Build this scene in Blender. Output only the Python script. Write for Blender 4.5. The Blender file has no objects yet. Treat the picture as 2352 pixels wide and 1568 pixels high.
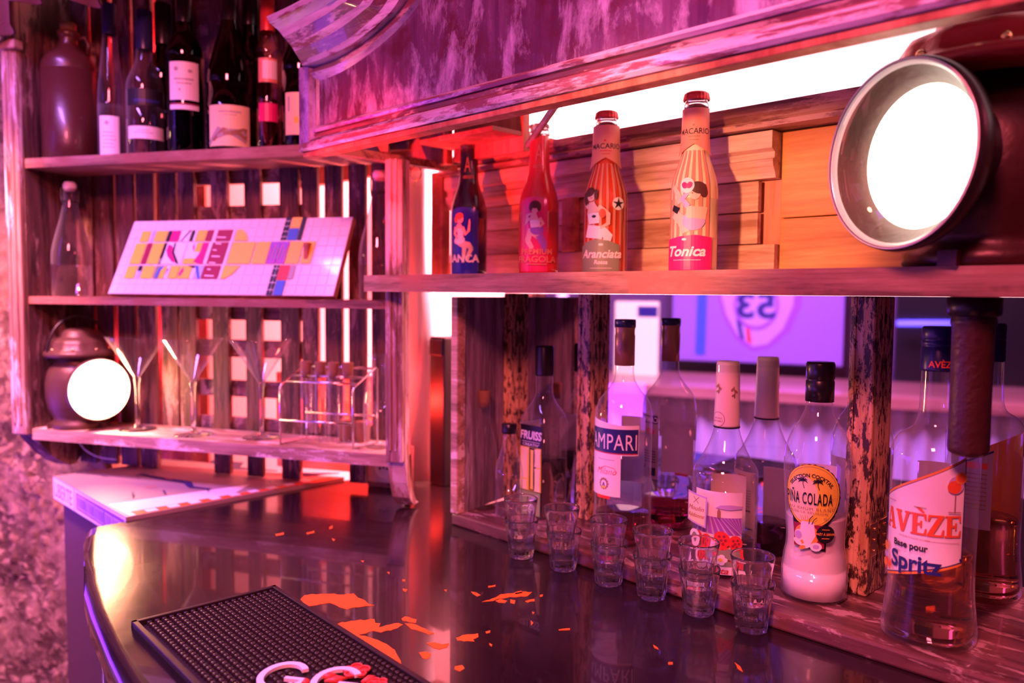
import bpy, bmesh, math, random
from mathutils import Vector, Matrix
random.seed(7)
sc = bpy.context.scene
C = sc.collection
# ---------------------------------------------------------------- camera
W_, H_, F_ = 2352, 1568, 1829.0
CZ = 1.42
PITCH, ROLL = math.radians(3.5), math.radians(0.5)
_f = Vector((0, math.cos(PITCH), -math.sin(PITCH))); _u = Vector((0, math.sin(PITCH), math.cos(PITCH))); _r = Vector((1, 0, 0))
RR = math.cos(ROLL) * _r + math.sin(ROLL) * _u
UU = -math.sin(ROLL) * _r + math.cos(ROLL) * _u
cam = bpy.data.cameras.new('camera'); cam.sensor_width = 36; cam.lens = 36 * F_ / W_; cam.clip_start = .02
cam.dof.use_dof = True; cam.dof.focus_distance = .92; cam.dof.aperture_fstop = 3.4
co = bpy.data.objects.new('camera', cam); C.objects.link(co); sc.camera = co
co.matrix_world = Matrix(((RR.x, UU.x, -_f.x, 0), (RR.y, UU.y, -_f.y, 0), (RR.z, UU.z, -_f.z, CZ), (0, 0, 0, 1)))
# ---------------------------------------------------------------- world, exposure, lights
w = bpy.data.worlds.new('room_glow'); sc.world = w; w.use_nodes = True
w.node_tree.nodes['Background'].inputs[0].default_value = (.50, .006, .05, 1)
w.node_tree.nodes['Background'].inputs[1].default_value = .10
sc.view_settings.view_transform = 'Standard'; sc.view_settings.look = 'None'
sc.view_settings.gamma = 1; sc.view_settings.use_curve_mapping = False; sc.view_settings.exposure = -0.12
cy = sc.cycles
cy.use_denoising = True; cy.adaptive_threshold = .02; cy.max_bounces = 12; cy.glossy_bounces = 6; cy.transmission_bounces = 10; cy.transparent_max_bounces = 24
cy.diffuse_bounces = 3; cy.sample_clamp_indirect = 4; cy.blur_glossy = .5
# two building frames: R follows the right-hand bar back (x along it, y into it), L follows the left shelf unit
class Fr:
    def __init__(s, ox, oy, deg): s.o = Vector((ox, oy, 0)); s.t = math.radians(deg); s.m = Matrix.Rotation(s.t, 3, 'Z')
    def w(s, p): return s.m @ Vector(p) + s.o
    def inv(s, p): return s.m.transposed() @ (Vector(p) - s.o)
FW = Fr(0, 0, 0); FR = Fr(-.095, 1.2525, -45); FL = Fr(0, 0, -16.68)
MIR = .147                                       # mirror plane (FR y)
def aim(o, tgt): o.rotation_euler = (Vector(tgt) - o.location).to_track_quat('-Z', 'Y').to_euler()
def light(name, kind, loc, tgt, power, col, size=.1, sy=None, spot=None, blend=.5):
    d = bpy.data.lights.new(name, kind); d.energy = power; d.color = col
    if kind == 'AREA':
        d.size = size
        if sy: d.shape = 'RECTANGLE'; d.size_y = sy
    else: d.shadow_soft_size = size
    if kind == 'SPOT': d.spot_size = math.radians(spot); d.spot_blend = blend
    o = bpy.data.objects.new(name, d); C.objects.link(o); o.location = loc
    if tgt is not None: aim(o, tgt)
    return o
light('pink_key', 'AREA', (-.45, -.45, 2.35), (-.1, 1.2, 1.25), 46, (1, .155, .225), .3)  # added overhead area light, the pink key
light('magenta_fill', 'AREA', (1.25, -.25, 2.2), (.25, 1.1, 1.2), 8, (1, .10, .22), .22)  # added overhead area light for magenta fill
light('counter_spot', 'SPOT', (.15, .35, 2.3), (.25, .95, 1.1), 66, (1, .22, .34), .04, None, 44, .7)
light('violet_lamp', 'AREA', (-2.0, .35, 1.98), (-.1, 1.0, 1.5), 2.6, (.20, .04, 1), .12, .6)
light('violet_low_spot', 'SPOT', (-1.35, .15, .88), (-.38, .95, 1.03), 12, (.22, .03, 1), .03, None, 50, .6)
light('violet_strip', 'AREA', (-1.42, 1.30, .98), (-.5, 1.0, 1.03), 5.0, (.24, .03, 1), .9, .22)
light('panel_spot', 'SPOT', FR.w((.50, -.95, 1.56)), FR.w((.40, .17, 1.53)), 80, (1, .34, .17), .03, None, 24, .8)
light('wall_wash', 'SPOT', FL.w((-1.32, .80, 1.95)), FL.w((-1.70, 1.40, .85)), 120, (1, .30, .20), .03, None, 70, .8)
light('red_up_spot', 'SPOT', (-.75, .35, 1.02), FR.w((-.06, .09, 1.70)), 240, (1, .035, .02), .03, None, 17, .8)
light('red_lamp_low', 'POINT', FL.w((-.745, 1.375, 1.19)), None, 5, (1, .03, .02), .012)
light('red_lamp_gap', 'POINT', FR.w((-.27, .22, 1.12)), None, 9, (1, .02, .03), .012)
light('column_light', 'POINT', FR.w((-.10, .30, 1.56)), None, 30, (1, .26, .36), .012)  # added point light that washes the column's right side out to white
for _z in (1.92, 1.30): light('red_lamp_slats', 'POINT', FL.w((-1.220, 1.372, _z)), None, 1.3, (1, .03, .06), .008)
light('back_lamp_high', 'POINT', FL.w((-.80, 1.50, 1.90)), None, 90, (1, .17, .20), .03)
light('back_lamp_mid', 'POINT', FL.w((-.66, 1.56, 1.06)), None, 70, (1, .20, .23), .03)
light('opposite_lamp_violet', 'AREA', FR.w((-.3, -1.0, 2.4)), FR.w((-.8, -2.1, 1.0)), 100, (.60, .22, 1), .5)
light('opposite_lamp_amber', 'POINT', FR.w((-1.9, -1.6, 1.7)), None, 6, (1, .5, .3), .05)

# ---------------------------------------------------------------- pixel helpers (to find where a thing stands)
def ray(px, py):
    x = (px - W_ / 2) / F_; y = (H_ / 2 - py) / F_
    return RR * x + UU * y + _f
def onz(px, py, z, fr=FW):
    d = ray(px, py); t = (z - CZ) / d.z
    return fr.inv(Vector((d.x * t, d.y * t, z)))
def onY(px, py, Y, fr):
    n = fr.m @ Vector((0, 1, 0)); p = fr.w((0, Y, 0)); d = ray(px, py); t = (p.x * n.x + p.y * n.y) / (d.x * n.x + d.y * n.y)
    return fr.inv(Vector((d.x * t, d.y * t, CZ + d.z * t)))
# ---------------------------------------------------------------- materials
MATS = {}
def newmat(name):
    m = bpy.data.materials.new(name); m.use_nodes = True; MATS[name] = m
    nt = m.node_tree; b = nt.nodes['Principled BSDF']; return m, nt, b
def c4(c): return (c[0], c[1], c[2], 1)
def plain(name, col, rough=.5, metal=0, coat=0, spec=.5, bump=0, bscale=200, emit=None, es=1, sub=0):
    m, nt, b = newmat(name)
    b.inputs['Base Color'].default_value = c4(col); b.inputs['Roughness'].default_value = rough; b.inputs['Metallic'].default_value = metal
    b.inputs['Coat Weight'].default_value = coat; b.inputs['Coat Roughness'].default_value = .05; b.inputs['Specular IOR Level'].default_value = spec
    if emit: b.inputs['Emission Color'].default_value = c4(emit); b.inputs['Emission Strength'].default_value = es
    if sub: b.inputs['Subsurface Weight'].default_value = sub; b.inputs['Subsurface Radius'].default_value = (.01, .008, .006)
    if bump:
        tc = nt.nodes.new('ShaderNodeTexCoord'); n = nt.nodes.new('ShaderNodeTexNoise'); n.inputs['Scale'].default_value = bscale
        bp = nt.nodes.new('ShaderNodeBump'); bp.inputs['Strength'].default_value = bump; bp.inputs['Distance'].default_value = .002
        nt.links.new(tc.outputs['Object'], n.inputs['Vector']); nt.links.new(n.outputs[0], bp.inputs['Height']); nt.links.new(bp.outputs[0], b.inputs['Normal'])
    return m
def ramp(nt, stops):
    r = nt.nodes.new('ShaderNodeValToRGB'); e = r.color_ramp.elements
    while len(e) < len(stops): e.new(.5)
    for k, (p, c) in enumerate(stops): e[k].position = p; e[k].color = c4(c)
    return r
def noise(nt, vec, scale, detail=6, rough=.6, dist=0):
    n = nt.nodes.new('ShaderNodeTexNoise'); n.inputs['Scale'].default_value = scale; n.inputs['Detail'].default_value = detail
    n.inputs['Roughness'].default_value = rough; n.inputs['Distortion'].default_value = dist
    nt.links.new(vec, n.inputs['Vector']); return n
def mapping(nt, vec, sx, sy, sz):
    mp = nt.nodes.new('ShaderNodeMapping'); mp.inputs['Scale'].default_value = (sx, sy, sz); nt.links.new(vec, mp.inputs['Vector']); return mp.outputs[0]
def mix(nt, fac, a, b):
    mx = nt.nodes.new('ShaderNodeMix'); mx.data_type = 'RGBA'
    if hasattr(fac, 'is_linked'): nt.links.new(fac, mx.inputs[0])
    else: mx.inputs[0].default_value = fac
    for i, v in ((6, a), (7, b)):
        if hasattr(v, 'is_linked'): nt.links.new(v, mx.inputs[i])
        else: mx.inputs[i].default_value = c4(v)
    return mx.outputs[2]
def wood(name, dark, light_, axis='x', grain=60, rough=.55, paint=None, soft=.05, cover=.5, pscale=9, blotch=None, bump=.35, coat=0, stretch=14, pstretch=1):
    """grained timber; optional worn paint showing in patches"""
    m, nt, b = newmat(name)
    tc = nt.nodes.new('ShaderNodeTexCoord'); oi = nt.nodes.new('ShaderNodeObjectInfo')
    ad = nt.nodes.new('ShaderNodeVectorMath'); ad.operation = 'ADD'
    ml = nt.nodes.new('ShaderNodeMath'); ml.operation = 'MULTIPLY'; ml.inputs[1].default_value = 7.3
    nt.links.new(oi.outputs['Random'], ml.inputs[0]); nt.links.new(tc.outputs['Object'], ad.inputs[0]); nt.links.new(ml.outputs[0], ad.inputs[1])
    v = ad.outputs[0]; k = 1.0 / stretch
    s = {'x': (k, 1, 1), 'y': (1, k, 1), 'z': (1, 1, k)}[axis]
    gv = mapping(nt, v, *s)
    g1 = noise(nt, gv, grain, 8, .65, .6); g2 = noise(nt, gv, grain * 5, 4, .6)
    ad2 = nt.nodes.new('ShaderNodeMath'); ad2.operation = 'MULTIPLY_ADD'; ad2.inputs[1].default_value = .35
    nt.links.new(g2.outputs[0], ad2.inputs[0]); nt.links.new(g1.outputs[0], ad2.inputs[2])
    r = ramp(nt, [(.52, dark), (.82, light_)]); nt.links.new(ad2.outputs[0], r.inputs[0]); col = r.outputs[0]
    if blotch:
        bn = noise(nt, v, pscale * .8, 5, .7); br = ramp(nt, [(.45, (0, 0, 0)), (.62, (1, 1, 1))]); nt.links.new(bn.outputs[0], br.inputs[0])
        col = mix(nt, br.outputs[0], col, blotch)
    if paint:
        ps = {'x': (1 / pstretch, 1, 1), 'y': (1, 1 / pstretch, 1), 'z': (1, 1, 1 / pstretch)}[axis]
        pn = noise(nt, mapping(nt, v, *ps), pscale, 10, .72, .3); pr = ramp(nt, [(max(0, 1 - cover - .03) * .5 + .22, (0, 0, 0)), (max(0, 1 - cover - .03) * .5 + .22 + soft, (1, 1, 1))])
        nt.links.new(pn.outputs[0], pr.inputs[0]); col = mix(nt, pr.outputs[0], col, paint)
    nt.links.new(col, b.inputs['Base Color']); b.inputs['Roughness'].default_value = rough; b.inputs['Coat Weight'].default_value = coat
    bp = nt.nodes.new('ShaderNodeBump'); bp.inputs['Strength'].default_value = bump; bp.inputs['Distance'].default_value = .0015
    nt.links.new(ad2.outputs[0], bp.inputs['Height']); nt.links.new(bp.outputs[0], b.inputs['Normal'])
    return m
def thin_glass(name, tint=(.93, .95, .95), edge=(.45, .45, .48), refl=1.0, haze=.0):
    """thin blown glass: tinted see-through shell with Fresnel reflection and a darker rim where the wall is seen edge-on"""
    m, nt, b = newmat(name); nt.nodes.remove(b); out = nt.nodes['Material Output']
    lw = nt.nodes.new('ShaderNodeLayerWeight'); lw.inputs[0].default_value = .28
    rp = ramp(nt, [(.0, tint), (.55, tint), (1, edge)]); nt.links.new(lw.outputs['Facing'], rp.inputs[0])
    tr = nt.nodes.new('ShaderNodeBsdfTransparent'); nt.links.new(rp.outputs[0], tr.inputs[0])
    gl = nt.nodes.new('ShaderNodeBsdfGlossy'); gl.inputs['Roughness'].default_value = .03; gl.inputs[0].default_value = (refl, refl, refl, 1)
    l2 = nt.nodes.new('ShaderNodeLayerWeight'); l2.inputs[0].default_value = .5
    pw = nt.nodes.new('ShaderNodeMath'); pw.operation = 'POWER'; pw.inputs[1].default_value = 4.0; nt.links.new(l2.outputs['Facing'], pw.inputs[0])
    fr = nt.nodes.new('ShaderNodeMath'); fr.operation = 'MULTIPLY_ADD'; fr.inputs[1].default_value = .75; fr.inputs[2].default_value = .045; nt.links.new(pw.outputs[0], fr.inputs[0])
    ms = nt.nodes.new('ShaderNodeMixShader'); nt.links.new(fr.outputs[0], ms.inputs[0]); nt.links.new(tr.outputs[0], ms.inputs[1]); nt.links.new(gl.outputs[0], ms.inputs[2])
    p2 = nt.nodes.new('ShaderNodeMath'); p2.operation = 'POWER'; p2.inputs[1].default_value = 2.2; nt.links.new(l2.outputs['Facing'], p2.inputs[0])
    f2 = nt.nodes.new('ShaderNodeMath'); f2.operation = 'MULTIPLY_ADD'; f2.inputs[1].default_value = haze * 20; f2.inputs[2].default_value = haze; nt.links.new(p2.outputs[0], f2.inputs[0])
    df = nt.nodes.new('ShaderNodeBsdfDiffuse'); df.inputs[0].default_value = (.9, .88, .92, 1); m2 = nt.nodes.new('ShaderNodeMixShader')  # pale diffuse share painted in for bright edge glints
    nt.links.new(f2.outputs[0], m2.inputs[0]); nt.links.new(ms.outputs[0], m2.inputs[1]); nt.links.new(df.outputs[0], m2.inputs[2])
    nt.links.new(m2.outputs[0], out.inputs[0]); return m
def solid_glass(name, col=(1, 1, 1), ior=1.45, rough=0.0, tr=1):
    m, nt, b = newmat(name)
    b.inputs['Base Color'].default_value = c4(col); b.inputs['Transmission Weight'].default_value = tr; b.inputs['Roughness'].default_value = rough; b.inputs['IOR'].default_value = ior
    return m
M = MATS
wood('shelf_wood', (.13, .055, .04), (.46, .25, .19), 'x', 50, .6, blotch=(.30, .12, .08), pscale=14)
wood('pale_wood', (.22, .11, .07), (.60, .38, .28), 'x', 45, .6, paint=(.72, .60, .56), cover=.36, pscale=30, pstretch=3)
wood('post_wood', (.14, .055, .045), (.44, .24, .19), 'z', 50, .6, paint=(.70, .54, .58), cover=.40, pscale=14, pstretch=5)
wood('slat_wood', (.022, .007, .007), (.18, .075, .065), 'z', 60, .65, paint=(.34, .20, .18), cover=.36, pscale=18, pstretch=4)
wood('cross_wood', (.05, .02, .018), (.24, .12, .10), 'x', 50, .65, paint=(.36, .24, .22), cover=.36, pscale=18)
wood('pine', (.36, .17, .11), (.80, .55, .42), 'x', 26, .5, bump=.2, stretch=10)
wood('pine_orange', (.48, .17, .04), (.86, .42, .12), 'x', 22, .45, bump=.3, stretch=12)
wood('red_board', (.40, .09, .05), (.75, .30, .20), 'z', 20, .6, blotch=(.25, .05, .04), pscale=8)
wood('dark_rail', (.07, .02, .018), (.30, .12, .08), 'x', 50, .5, paint=(.45, .25, .18), cover=.42, pscale=30, pstretch=6)
wood('ledge_wood', (.05, .018, .02), (.17, .07, .07), 'x', 40, .38, paint=(.40, .25, .24), cover=.34, pscale=46, pstretch=3, coat=.3)
wood('gilt_wood', (.50, .27, .10), (.88, .62, .34), 'z', 60, .45, paint=(.06, .03, .02), cover=.42, pscale=130, pstretch=3, bump=.8)
wood('weathered_violet', (.10, .06, .08), (.42, .32, .36), 'z', 60, .6, paint=(.50, .42, .46), cover=.35, pscale=16, pstretch=6)
wood('pelmet_paint', (.08, .02, .09), (.17, .07, .19), 'z', 30, .30, paint=(.46, .34, .66), soft=.16, cover=.42, pscale=24, pstretch=2.4, blotch=(.10, .02, .05), bump=.25, coat=.5)
wood('pelmet_edge', (.40, .28, .50), (.66, .54, .82), 'x', 50, .35, paint=(.22, .07, .12), cover=.40, pscale=24, pstretch=5, bump=.3, coat=.4)
wood('pelmet_dark', (.10, .025, .05), (.24, .08, .12), 'x', 50, .35, paint=(.55, .36, .42), cover=.33, pscale=30, pstretch=5, bump=.3, coat=.4)
wood('painted_bracket', (.14, .05, .05), (.30, .14, .12), 'z', 40, .5, paint=(.80, .70, .66), cover=.50, pscale=16)
wood('opposite_wood', (.45, .20, .12), (.75, .42, .26), 'x', 20, .35, coat=.4)
plain('gap_black', (.006, .002, .003), .7)
plain('dark_void', (.03, .008, .01), .8)
plain('plaster', (.80, .74, .72), .7, bump=.2, bscale=40)
plain('column_white', (.85, .80, .78), .45)
plain('black_metal', (.02, .012, .014), .35, .3)
plain('lantern_paint', (.05, .012, .012), .38, .35, bump=.25, bscale=120)
plain('lantern_red', (.30, .02, .02), .40, .25, bump=.25, bscale=160)
plain('lantern_brown', (.11, .05, .04), .45, .35, bump=.3, bscale=110)
plain('brass', (.85, .55, .22), .25, 1)
plain('steel', (.80, .76, .76), .22, 1)
plain('leather', (.055, .016, .016), .42, bump=.6, bscale=160)
plain('leather_dark', (.06, .02, .02), .5)
plain('rubber', (.018, .009, .010), .45, bump=.1, bscale=600)
plain('rubber_white', (.90, .88, .88), .4)
plain('rubber_red', (.75, .07, .05), .45)
plain('glowing_cream', (.93, .82, .50), .45, emit=(1, .80, .42), es=.75)  # emission added so the board stays cream under the violet lamp
plain('cap_black', (.012, .009, .012), .28)
plain('cap_navy', (.015, .018, .09), .3)
plain('cap_cream', (.86, .76, .62), .45)
plain('cap_copper', (.42, .20, .12), .35, .3)
plain('cap_red', (.62, .05, .05), .35, .4)
plain('cork', (.27, .13, .07), .8, bump=.6, bscale=300)
plain('white_print', (.93, .91, .90), .45)
plain('cream_print', (.93, .82, .50), .45)
plain('yellow_print', (.95, .76, .07), .45)
plain('paleyellow_print', (.95, .86, .45), .45)
plain('orange_print', (.90, .35, .06), .45)
plain('black_print', (.012, .01, .014), .45)
plain('navy_print', (.02, .025, .18), .45)
plain('blue_print', (.05, .16, .62), .45)
plain('lightblue_print', (.45, .58, .88), .45)
plain('red_print', (.78, .05, .04), .45)
plain('vermilion_print', (.85, .13, .04), .45)
plain('maroon_print', (.32, .02, .06), .45)
plain('magenta_print', (.80, .02, .22), .4)
plain('green_print', (.30, .42, .16), .45)
plain('olive_print', (.26, .30, .20), .45)
plain('skin_print', (.88, .60, .46), .45)
plain('hair_print', (.10, .03, .02), .5)
plain('redhair_print', (.50, .12, .05), .5)
plain('violet_print', (.35, .12, .60), .45)
plain('lilac_print', (.55, .42, .75), .45)
plain('grey_print', (.45, .42, .42), .5)
plain('brown_print', (.35, .20, .12), .5)
plain('salmon_print', (.80, .30, .20), .4)
plain('redorange_coat', (.80, .08, .02), .25, coat=.6)
plain('blue_coat', (.02, .03, .42), .2, coat=.6)
plain('navy_coat', (.010, .006, .03), .2, coat=.6)
plain('redclear_coat', (.72, .03, .04), .25, coat=.6)
plain('pink_coat', (.80, .04, .20), .25, coat=.6)
plain('cream_coat', (.95, .82, .52), .25, coat=.6)
plain('milk', (.93, .86, .85), .3, coat=.3, sub=.3)
plain('stoneware', (.07, .018, .014), .35, coat=.2, bump=.2, bscale=60)
plain('tile_pale', (.90, .84, .80), .22, coat=.5)
plain('grout', (.90, .86, .88), .7)
plain('plastic_white', (.82, .80, .86), .35)
plain('orange_chip', (.90, .17, .015), .5)
plain('poster_lilac', (.34, .22, .62), .5)
plain('corrugated_zinc', (.80, .76, .90), .4)
plain('cyan_led', (.1, .6, .7), .5, emit=(.25, .85, 1), es=2.5)
plain('blue_neon', (.1, .1, .8), .5, emit=(.12, .08, 1), es=4)
plain('lamp_lens_hot', (1, .95, .85), .3, emit=(1, .38, .20), es=190)
plain('lamp_lens_big', (1, .95, .85), .3, emit=(1, .93, .76), es=5)
plain('reflector', (.95, .90, .82), .3, .2)
plain('window_glow', (1, 1, 1), .5, emit=(1, .96, .97), es=1.25)
plain('bulb_pink', (1, .7, .9), .3, emit=(1, .55, .9), es=2)
thin_glass('clear_glass', (.93, .93, .95), (.40, .38, .42), 1, .012); thin_glass('pink_glass', (.95, .72, .74), (.5, .2, .25)); thin_glass('dark_glass', (.10, .035, .045), (.01, .004, .006))
thin_glass('smoke_glass', (.74, .60, .63), (.16, .08, .10), 1, .01); thin_glass('lens_glass', (.97, .96, .93), (.8, .7, .6), .6)
solid_glass('shot_glass', (1, .985, .99), tr=.985); solid_glass('liquid_red', (.55, .03, .05), 1.33); solid_glass('liquid_amber', (.95, .30, .05), 1.33)
solid_glass('liquid_pale', (.98, .88, .78), 1.33); solid_glass('liquid_dark', (.16, .03, .06), 1.33); solid_glass('liquid_rose', (.95, .35, .38), 1.33)
m, nt, b = newmat('mirror'); b.inputs['Metallic'].default_value = 1; b.inputs['Roughness'].default_value = .02; b.inputs['Base Color'].default_value = (.80, .76, .82, 1)
# black lacquered counter with satin wear
m, nt, b = newmat('counter_lacquer')
tc = nt.nodes.new('ShaderNodeTexCoord'); v = tc.outputs['Object']
n1 = noise(nt, mapping(nt, v, 1, 14, 1), 22, 8, .7); n2 = noise(nt, v, 3.5, 5, .6); n3 = noise(nt, mapping(nt, v, .5, 9, 1), 260, 3, .6)
r1 = ramp(nt, [(.3, (.006, .003, .005)), (.8, (.022, .010, .014))]); nt.links.new(n1.outputs[0], r1.inputs[0]); nt.links.new(r1.outputs[0], b.inputs['Base Color'])
r2 = ramp(nt, [(.35, (.12, .12, .12)), (.75, (.32, .32, .32))]); nt.links.new(n2.outputs[0], r2.inputs[0]); nt.links.new(r2.outputs[0], b.inputs['Roughness'])
b.inputs['Coat Weight'].default_value = .5; b.inputs['Coat Roughness'].default_value = .03; b.inputs['Specular IOR Level'].default_value = .4
bp = nt.nodes.new('ShaderNodeBump'); bp.inputs['Strength'].default_value = .10; bp.inputs['Distance'].default_value = .0006
nt.links.new(n3.outputs[0], bp.inputs['Height']); nt.links.new(bp.outputs[0], b.inputs['Normal'])
# rough stony wall
m, nt, b = newmat('stone_wall')
tc = nt.nodes.new('ShaderNodeTexCoord'); v = tc.outputs['Object']
n1 = noise(nt, v, 12, 12, .8); r1 = ramp(nt, [(.36, (.20, .10, .06)), (.52, (.55, .33, .21)), (.66, (.85, .60, .42))]); nt.links.new(n1.outputs[0], r1.inputs[0]); nt.links.new(r1.outputs[0], b.inputs['Base Color'])
b.inputs['Roughness'].default_value = .85
n2 = noise(nt, v, 60, 10, .8); bp = nt.nodes.new('ShaderNodeBump'); bp.inputs['Strength'].default_value = 1; bp.inputs['Distance'].default_value = .008
nd = noise(nt, v, 25, 3, .6); ad = nt.nodes.new('ShaderNodeMix'); ad.data_type = 'RGBA'; ad.inputs[0].default_value = .06; nt.links.new(v, ad.inputs[6]); nt.links.new(nd.outputs[1], ad.inputs[7])
vo = nt.nodes.new('ShaderNodeTexVoronoi'); vo.inputs['Scale'].default_value = 42; nt.links.new(ad.outputs[2], vo.inputs['Vector'])
vr = ramp(nt, [(.30, (1, 1, 1)), (.62, (.30, .26, .26))]); nt.links.new(vo.outputs['Distance'], vr.inputs[0])
nm = noise(nt, v, 4.5, 4, .6); mr = ramp(nt, [(.46, (0, 0, 0)), (.56, (1, 1, 1))]); nt.links.new(nm.outputs[0], mr.inputs[0])
st = mix(nt, mr.outputs[0], (.8, .8, .8), vr.outputs[0]); mu = nt.nodes.new('ShaderNodeMix'); mu.data_type = 'RGBA'; mu.blend_type = 'MULTIPLY'; mu.inputs[0].default_value = 1
nt.links.new(r1.outputs[0], mu.inputs[6]); nt.links.new(st, mu.inputs[7]); nt.links.new(mu.outputs[2], b.inputs['Base Color'])
hs = nt.nodes.new('ShaderNodeMath'); hs.operation = 'MULTIPLY_ADD'; hs.inputs[1].default_value = .6; nt.links.new(n2.outputs[0], hs.inputs[0]); nt.links.new(st, hs.inputs[2])
nt.links.new(hs.outputs[0], bp.inputs['Height']); nt.links.new(bp.outputs[0], b.inputs['Normal'])

# ---------------------------------------------------------------- mesh builder (coordinates in a frame)
def catmull(pts, n=5):
    out = []
    for i in range(len(pts) - 1):
        p0 = pts[max(0, i - 1)]; p1 = pts[i]; p2 = pts[i + 1]; p3 = pts[min(len(pts) - 1, i + 2)]
        for k in range(n):
            t = k / n
            out.append(tuple(.5 * (2 * p1[j] + (p2[j] - p0[j]) * t + (2 * p0[j] - 5 * p1[j] + 4 * p2[j] - p3[j]) * t * t + (3 * p1[j] - p0[j] - 3 * p2[j] + p3[j]) * t ** 3) for j in range(len(p1))))
    out.append(tuple(pts[-1])); return out
class MB:
    def __init__(s): s.v = []; s.f = []; s.mi = []; s.sm = []
    def add(s, vs, fs, mi=0, smooth=False):
        o = len(s.v); s.v += [Vector(p) for p in vs]; s.f += [tuple(o + i for i in f) for f in fs]; s.mi += [mi] * len(fs); s.sm += [smooth] * len(fs); return s
    def box(s, x0, x1, y0, y1, z0, z1, mi=0, mat=None, bev=0.0):
        if bev:
            bm = bmesh.new(); bmesh.ops.create_cube(bm, size=1)
            for q in bm.verts: q.co = Vector(((x0 + x1) / 2 + q.co.x * (x1 - x0), (y0 + y1) / 2 + q.co.y * (y1 - y0), (z0 + z1) / 2 + q.co.z * (z1 - z0)))
            bmesh.ops.bevel(bm, geom=bm.edges[:], offset=bev, segments=2, affect='EDGES', profile=.5)
            return s.frombm(bm, mi, mat)
        vs = [Vector((x, y, z)) for z in (z0, z1) for y in (y0, y1) for x in (x0, x1)]
        if mat is not None: vs = [mat @ q for q in vs]
        return s.add(vs, [(0, 2, 3, 1), (4, 5, 7, 6), (0, 1, 5, 4), (2, 6, 7, 3), (0, 4, 6, 2), (1, 3, 7, 5)], mi)
    def frombm(s, bm, mi=0, mat=None, smooth=False):
        bm.verts.index_update(); vs = [(mat @ q.co) if mat is not None else q.co.copy() for q in bm.verts]
        s.add(vs, [tuple(q.index for q in f.verts) for f in bm.faces], mi, smooth); bm.free(); return s
    def lathe(s, prof, c=(0, 0, 0), n=48, mi=0, shape=None, mat=None, cap0=False, cap1=False, smooth=True):
        vs = []; fs = []
        for (r, z) in prof:
            for k in range(n):
                a = 2 * math.pi * k / n; rr = r * (shape(a, z) if shape else 1)
                p = Vector((rr * math.cos(a), rr * math.sin(a), z)); p = mat @ p if mat is not None else p
                vs.append(p + Vector(c))
        for i in range(len(prof) - 1):
            for k in range(n): a = i * n + k; b2 = i * n + (k + 1) % n; fs.append((a, b2, b2 + n, a + n))
        if cap0: fs.append(tuple(range(n))[::-1])
        if cap1: fs.append(tuple((len(prof) - 1) * n + k for k in range(n)))
        return s.add(vs, fs, mi, smooth)
    def tube(s, pts, r, n=10, mi=0, closed=False):
        pts = [Vector(p) for p in pts]; vs = []; fs = []; N = len(pts); up = None
        for i, p in enumerate(pts):
            if closed: t = pts[(i + 1) % N] - pts[i - 1]
            else: t = pts[min(N - 1, i + 1)] - pts[max(0, i - 1)]
            t.normalize()
            if up is None: up = t.orthogonal().normalized()
            up = (up - up.dot(t) * t)
            up = up.normalized() if up.length > 1e-6 else t.orthogonal().normalized()
            q = t.cross(up); rr = r[i] if isinstance(r, (list, tuple)) else r
            for k in range(n): a = 2 * math.pi * k / n; vs.append(p + (up * math.cos(a) + q * math.sin(a)) * rr)
        for i in range(N if closed else N - 1):
            j = (i + 1) % N
            for k in range(n): fs.append((i * n + k, i * n + (k + 1) % n, j * n + (k + 1) % n, j * n + k))
        if not closed: fs += [tuple(range(n))[::-1], tuple((N - 1) * n + k for k in range(n))]
        return s.add(vs, fs, mi, True)
    def prism(s, poly, axis, a0, a1, mi=0, smooth=False):
        """poly: 2D outline; axis: 'x','y','z' = extrusion direction from a0 to a1"""
        def P(p, a): return {'x': (a, p[0], p[1]), 'y': (p[0], a, p[1]), 'z': (p[0], p[1], a)}[axis]
        n = len(poly); vs = [P(p, a0) for p in poly] + [P(p, a1) for p in poly]
        return s.add(vs, [tuple(range(n)), tuple(range(n, 2 * n))[::-1]] + [(i, i + n, (i + 1) % n + n, (i + 1) % n) for i in range(n)], mi, smooth)
    def sphere(s, c, r, mi=0, n=16, sz=1):
        pr = [(max(1e-5, r * math.sin(math.pi * k / n)), -r * sz * math.cos(math.pi * k / n)) for k in range(n + 1)]
        return s.lathe(pr, c, n * 2, mi)
    def build(s, name, mats, fr=FW, o=(0, 0, 0), parent=None, label=None):
        """o: where the thing stands, in frame coordinates; mesh data is stored relative to it"""
        me = bpy.data.meshes.new(name); o = Vector(o)
        me.from_pydata([p - o for p in s.v], [], s.f)
        for k in (mats if isinstance(mats, (list, tuple)) else [mats]): me.materials.append(M[k])
        for p, mi, sm in zip(me.polygons, s.mi, s.sm): p.material_index = mi; p.use_smooth = sm
        bm = bmesh.new(); bm.from_mesh(me); bmesh.ops.recalc_face_normals(bm, faces=bm.faces[:]); bm.to_mesh(me); bm.free()
        me.update(); ob = bpy.data.objects.new(name, me); C.objects.link(ob)
        if parent is None: ob.location = fr.w(o); ob.rotation_euler = (0, 0, fr.t)
        else: ob.parent = parent
        if label: ob['label'] = label
        return ob
def tag(o, label, cat, group=None):
    o['label'] = label; o['category'] = cat
    if group: o['group'] = group
    return o
def struct(o): o['kind'] = 'structure'; return o
def thing(name, label, cat, fr, o, group=None):
    e = bpy.data.objects.new(name, None); e.empty_display_size = .02; C.objects.link(e)
    e.location = fr.w(o); e.rotation_euler = (0, 0, fr.t); return tag(e, label, cat, group)
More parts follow.
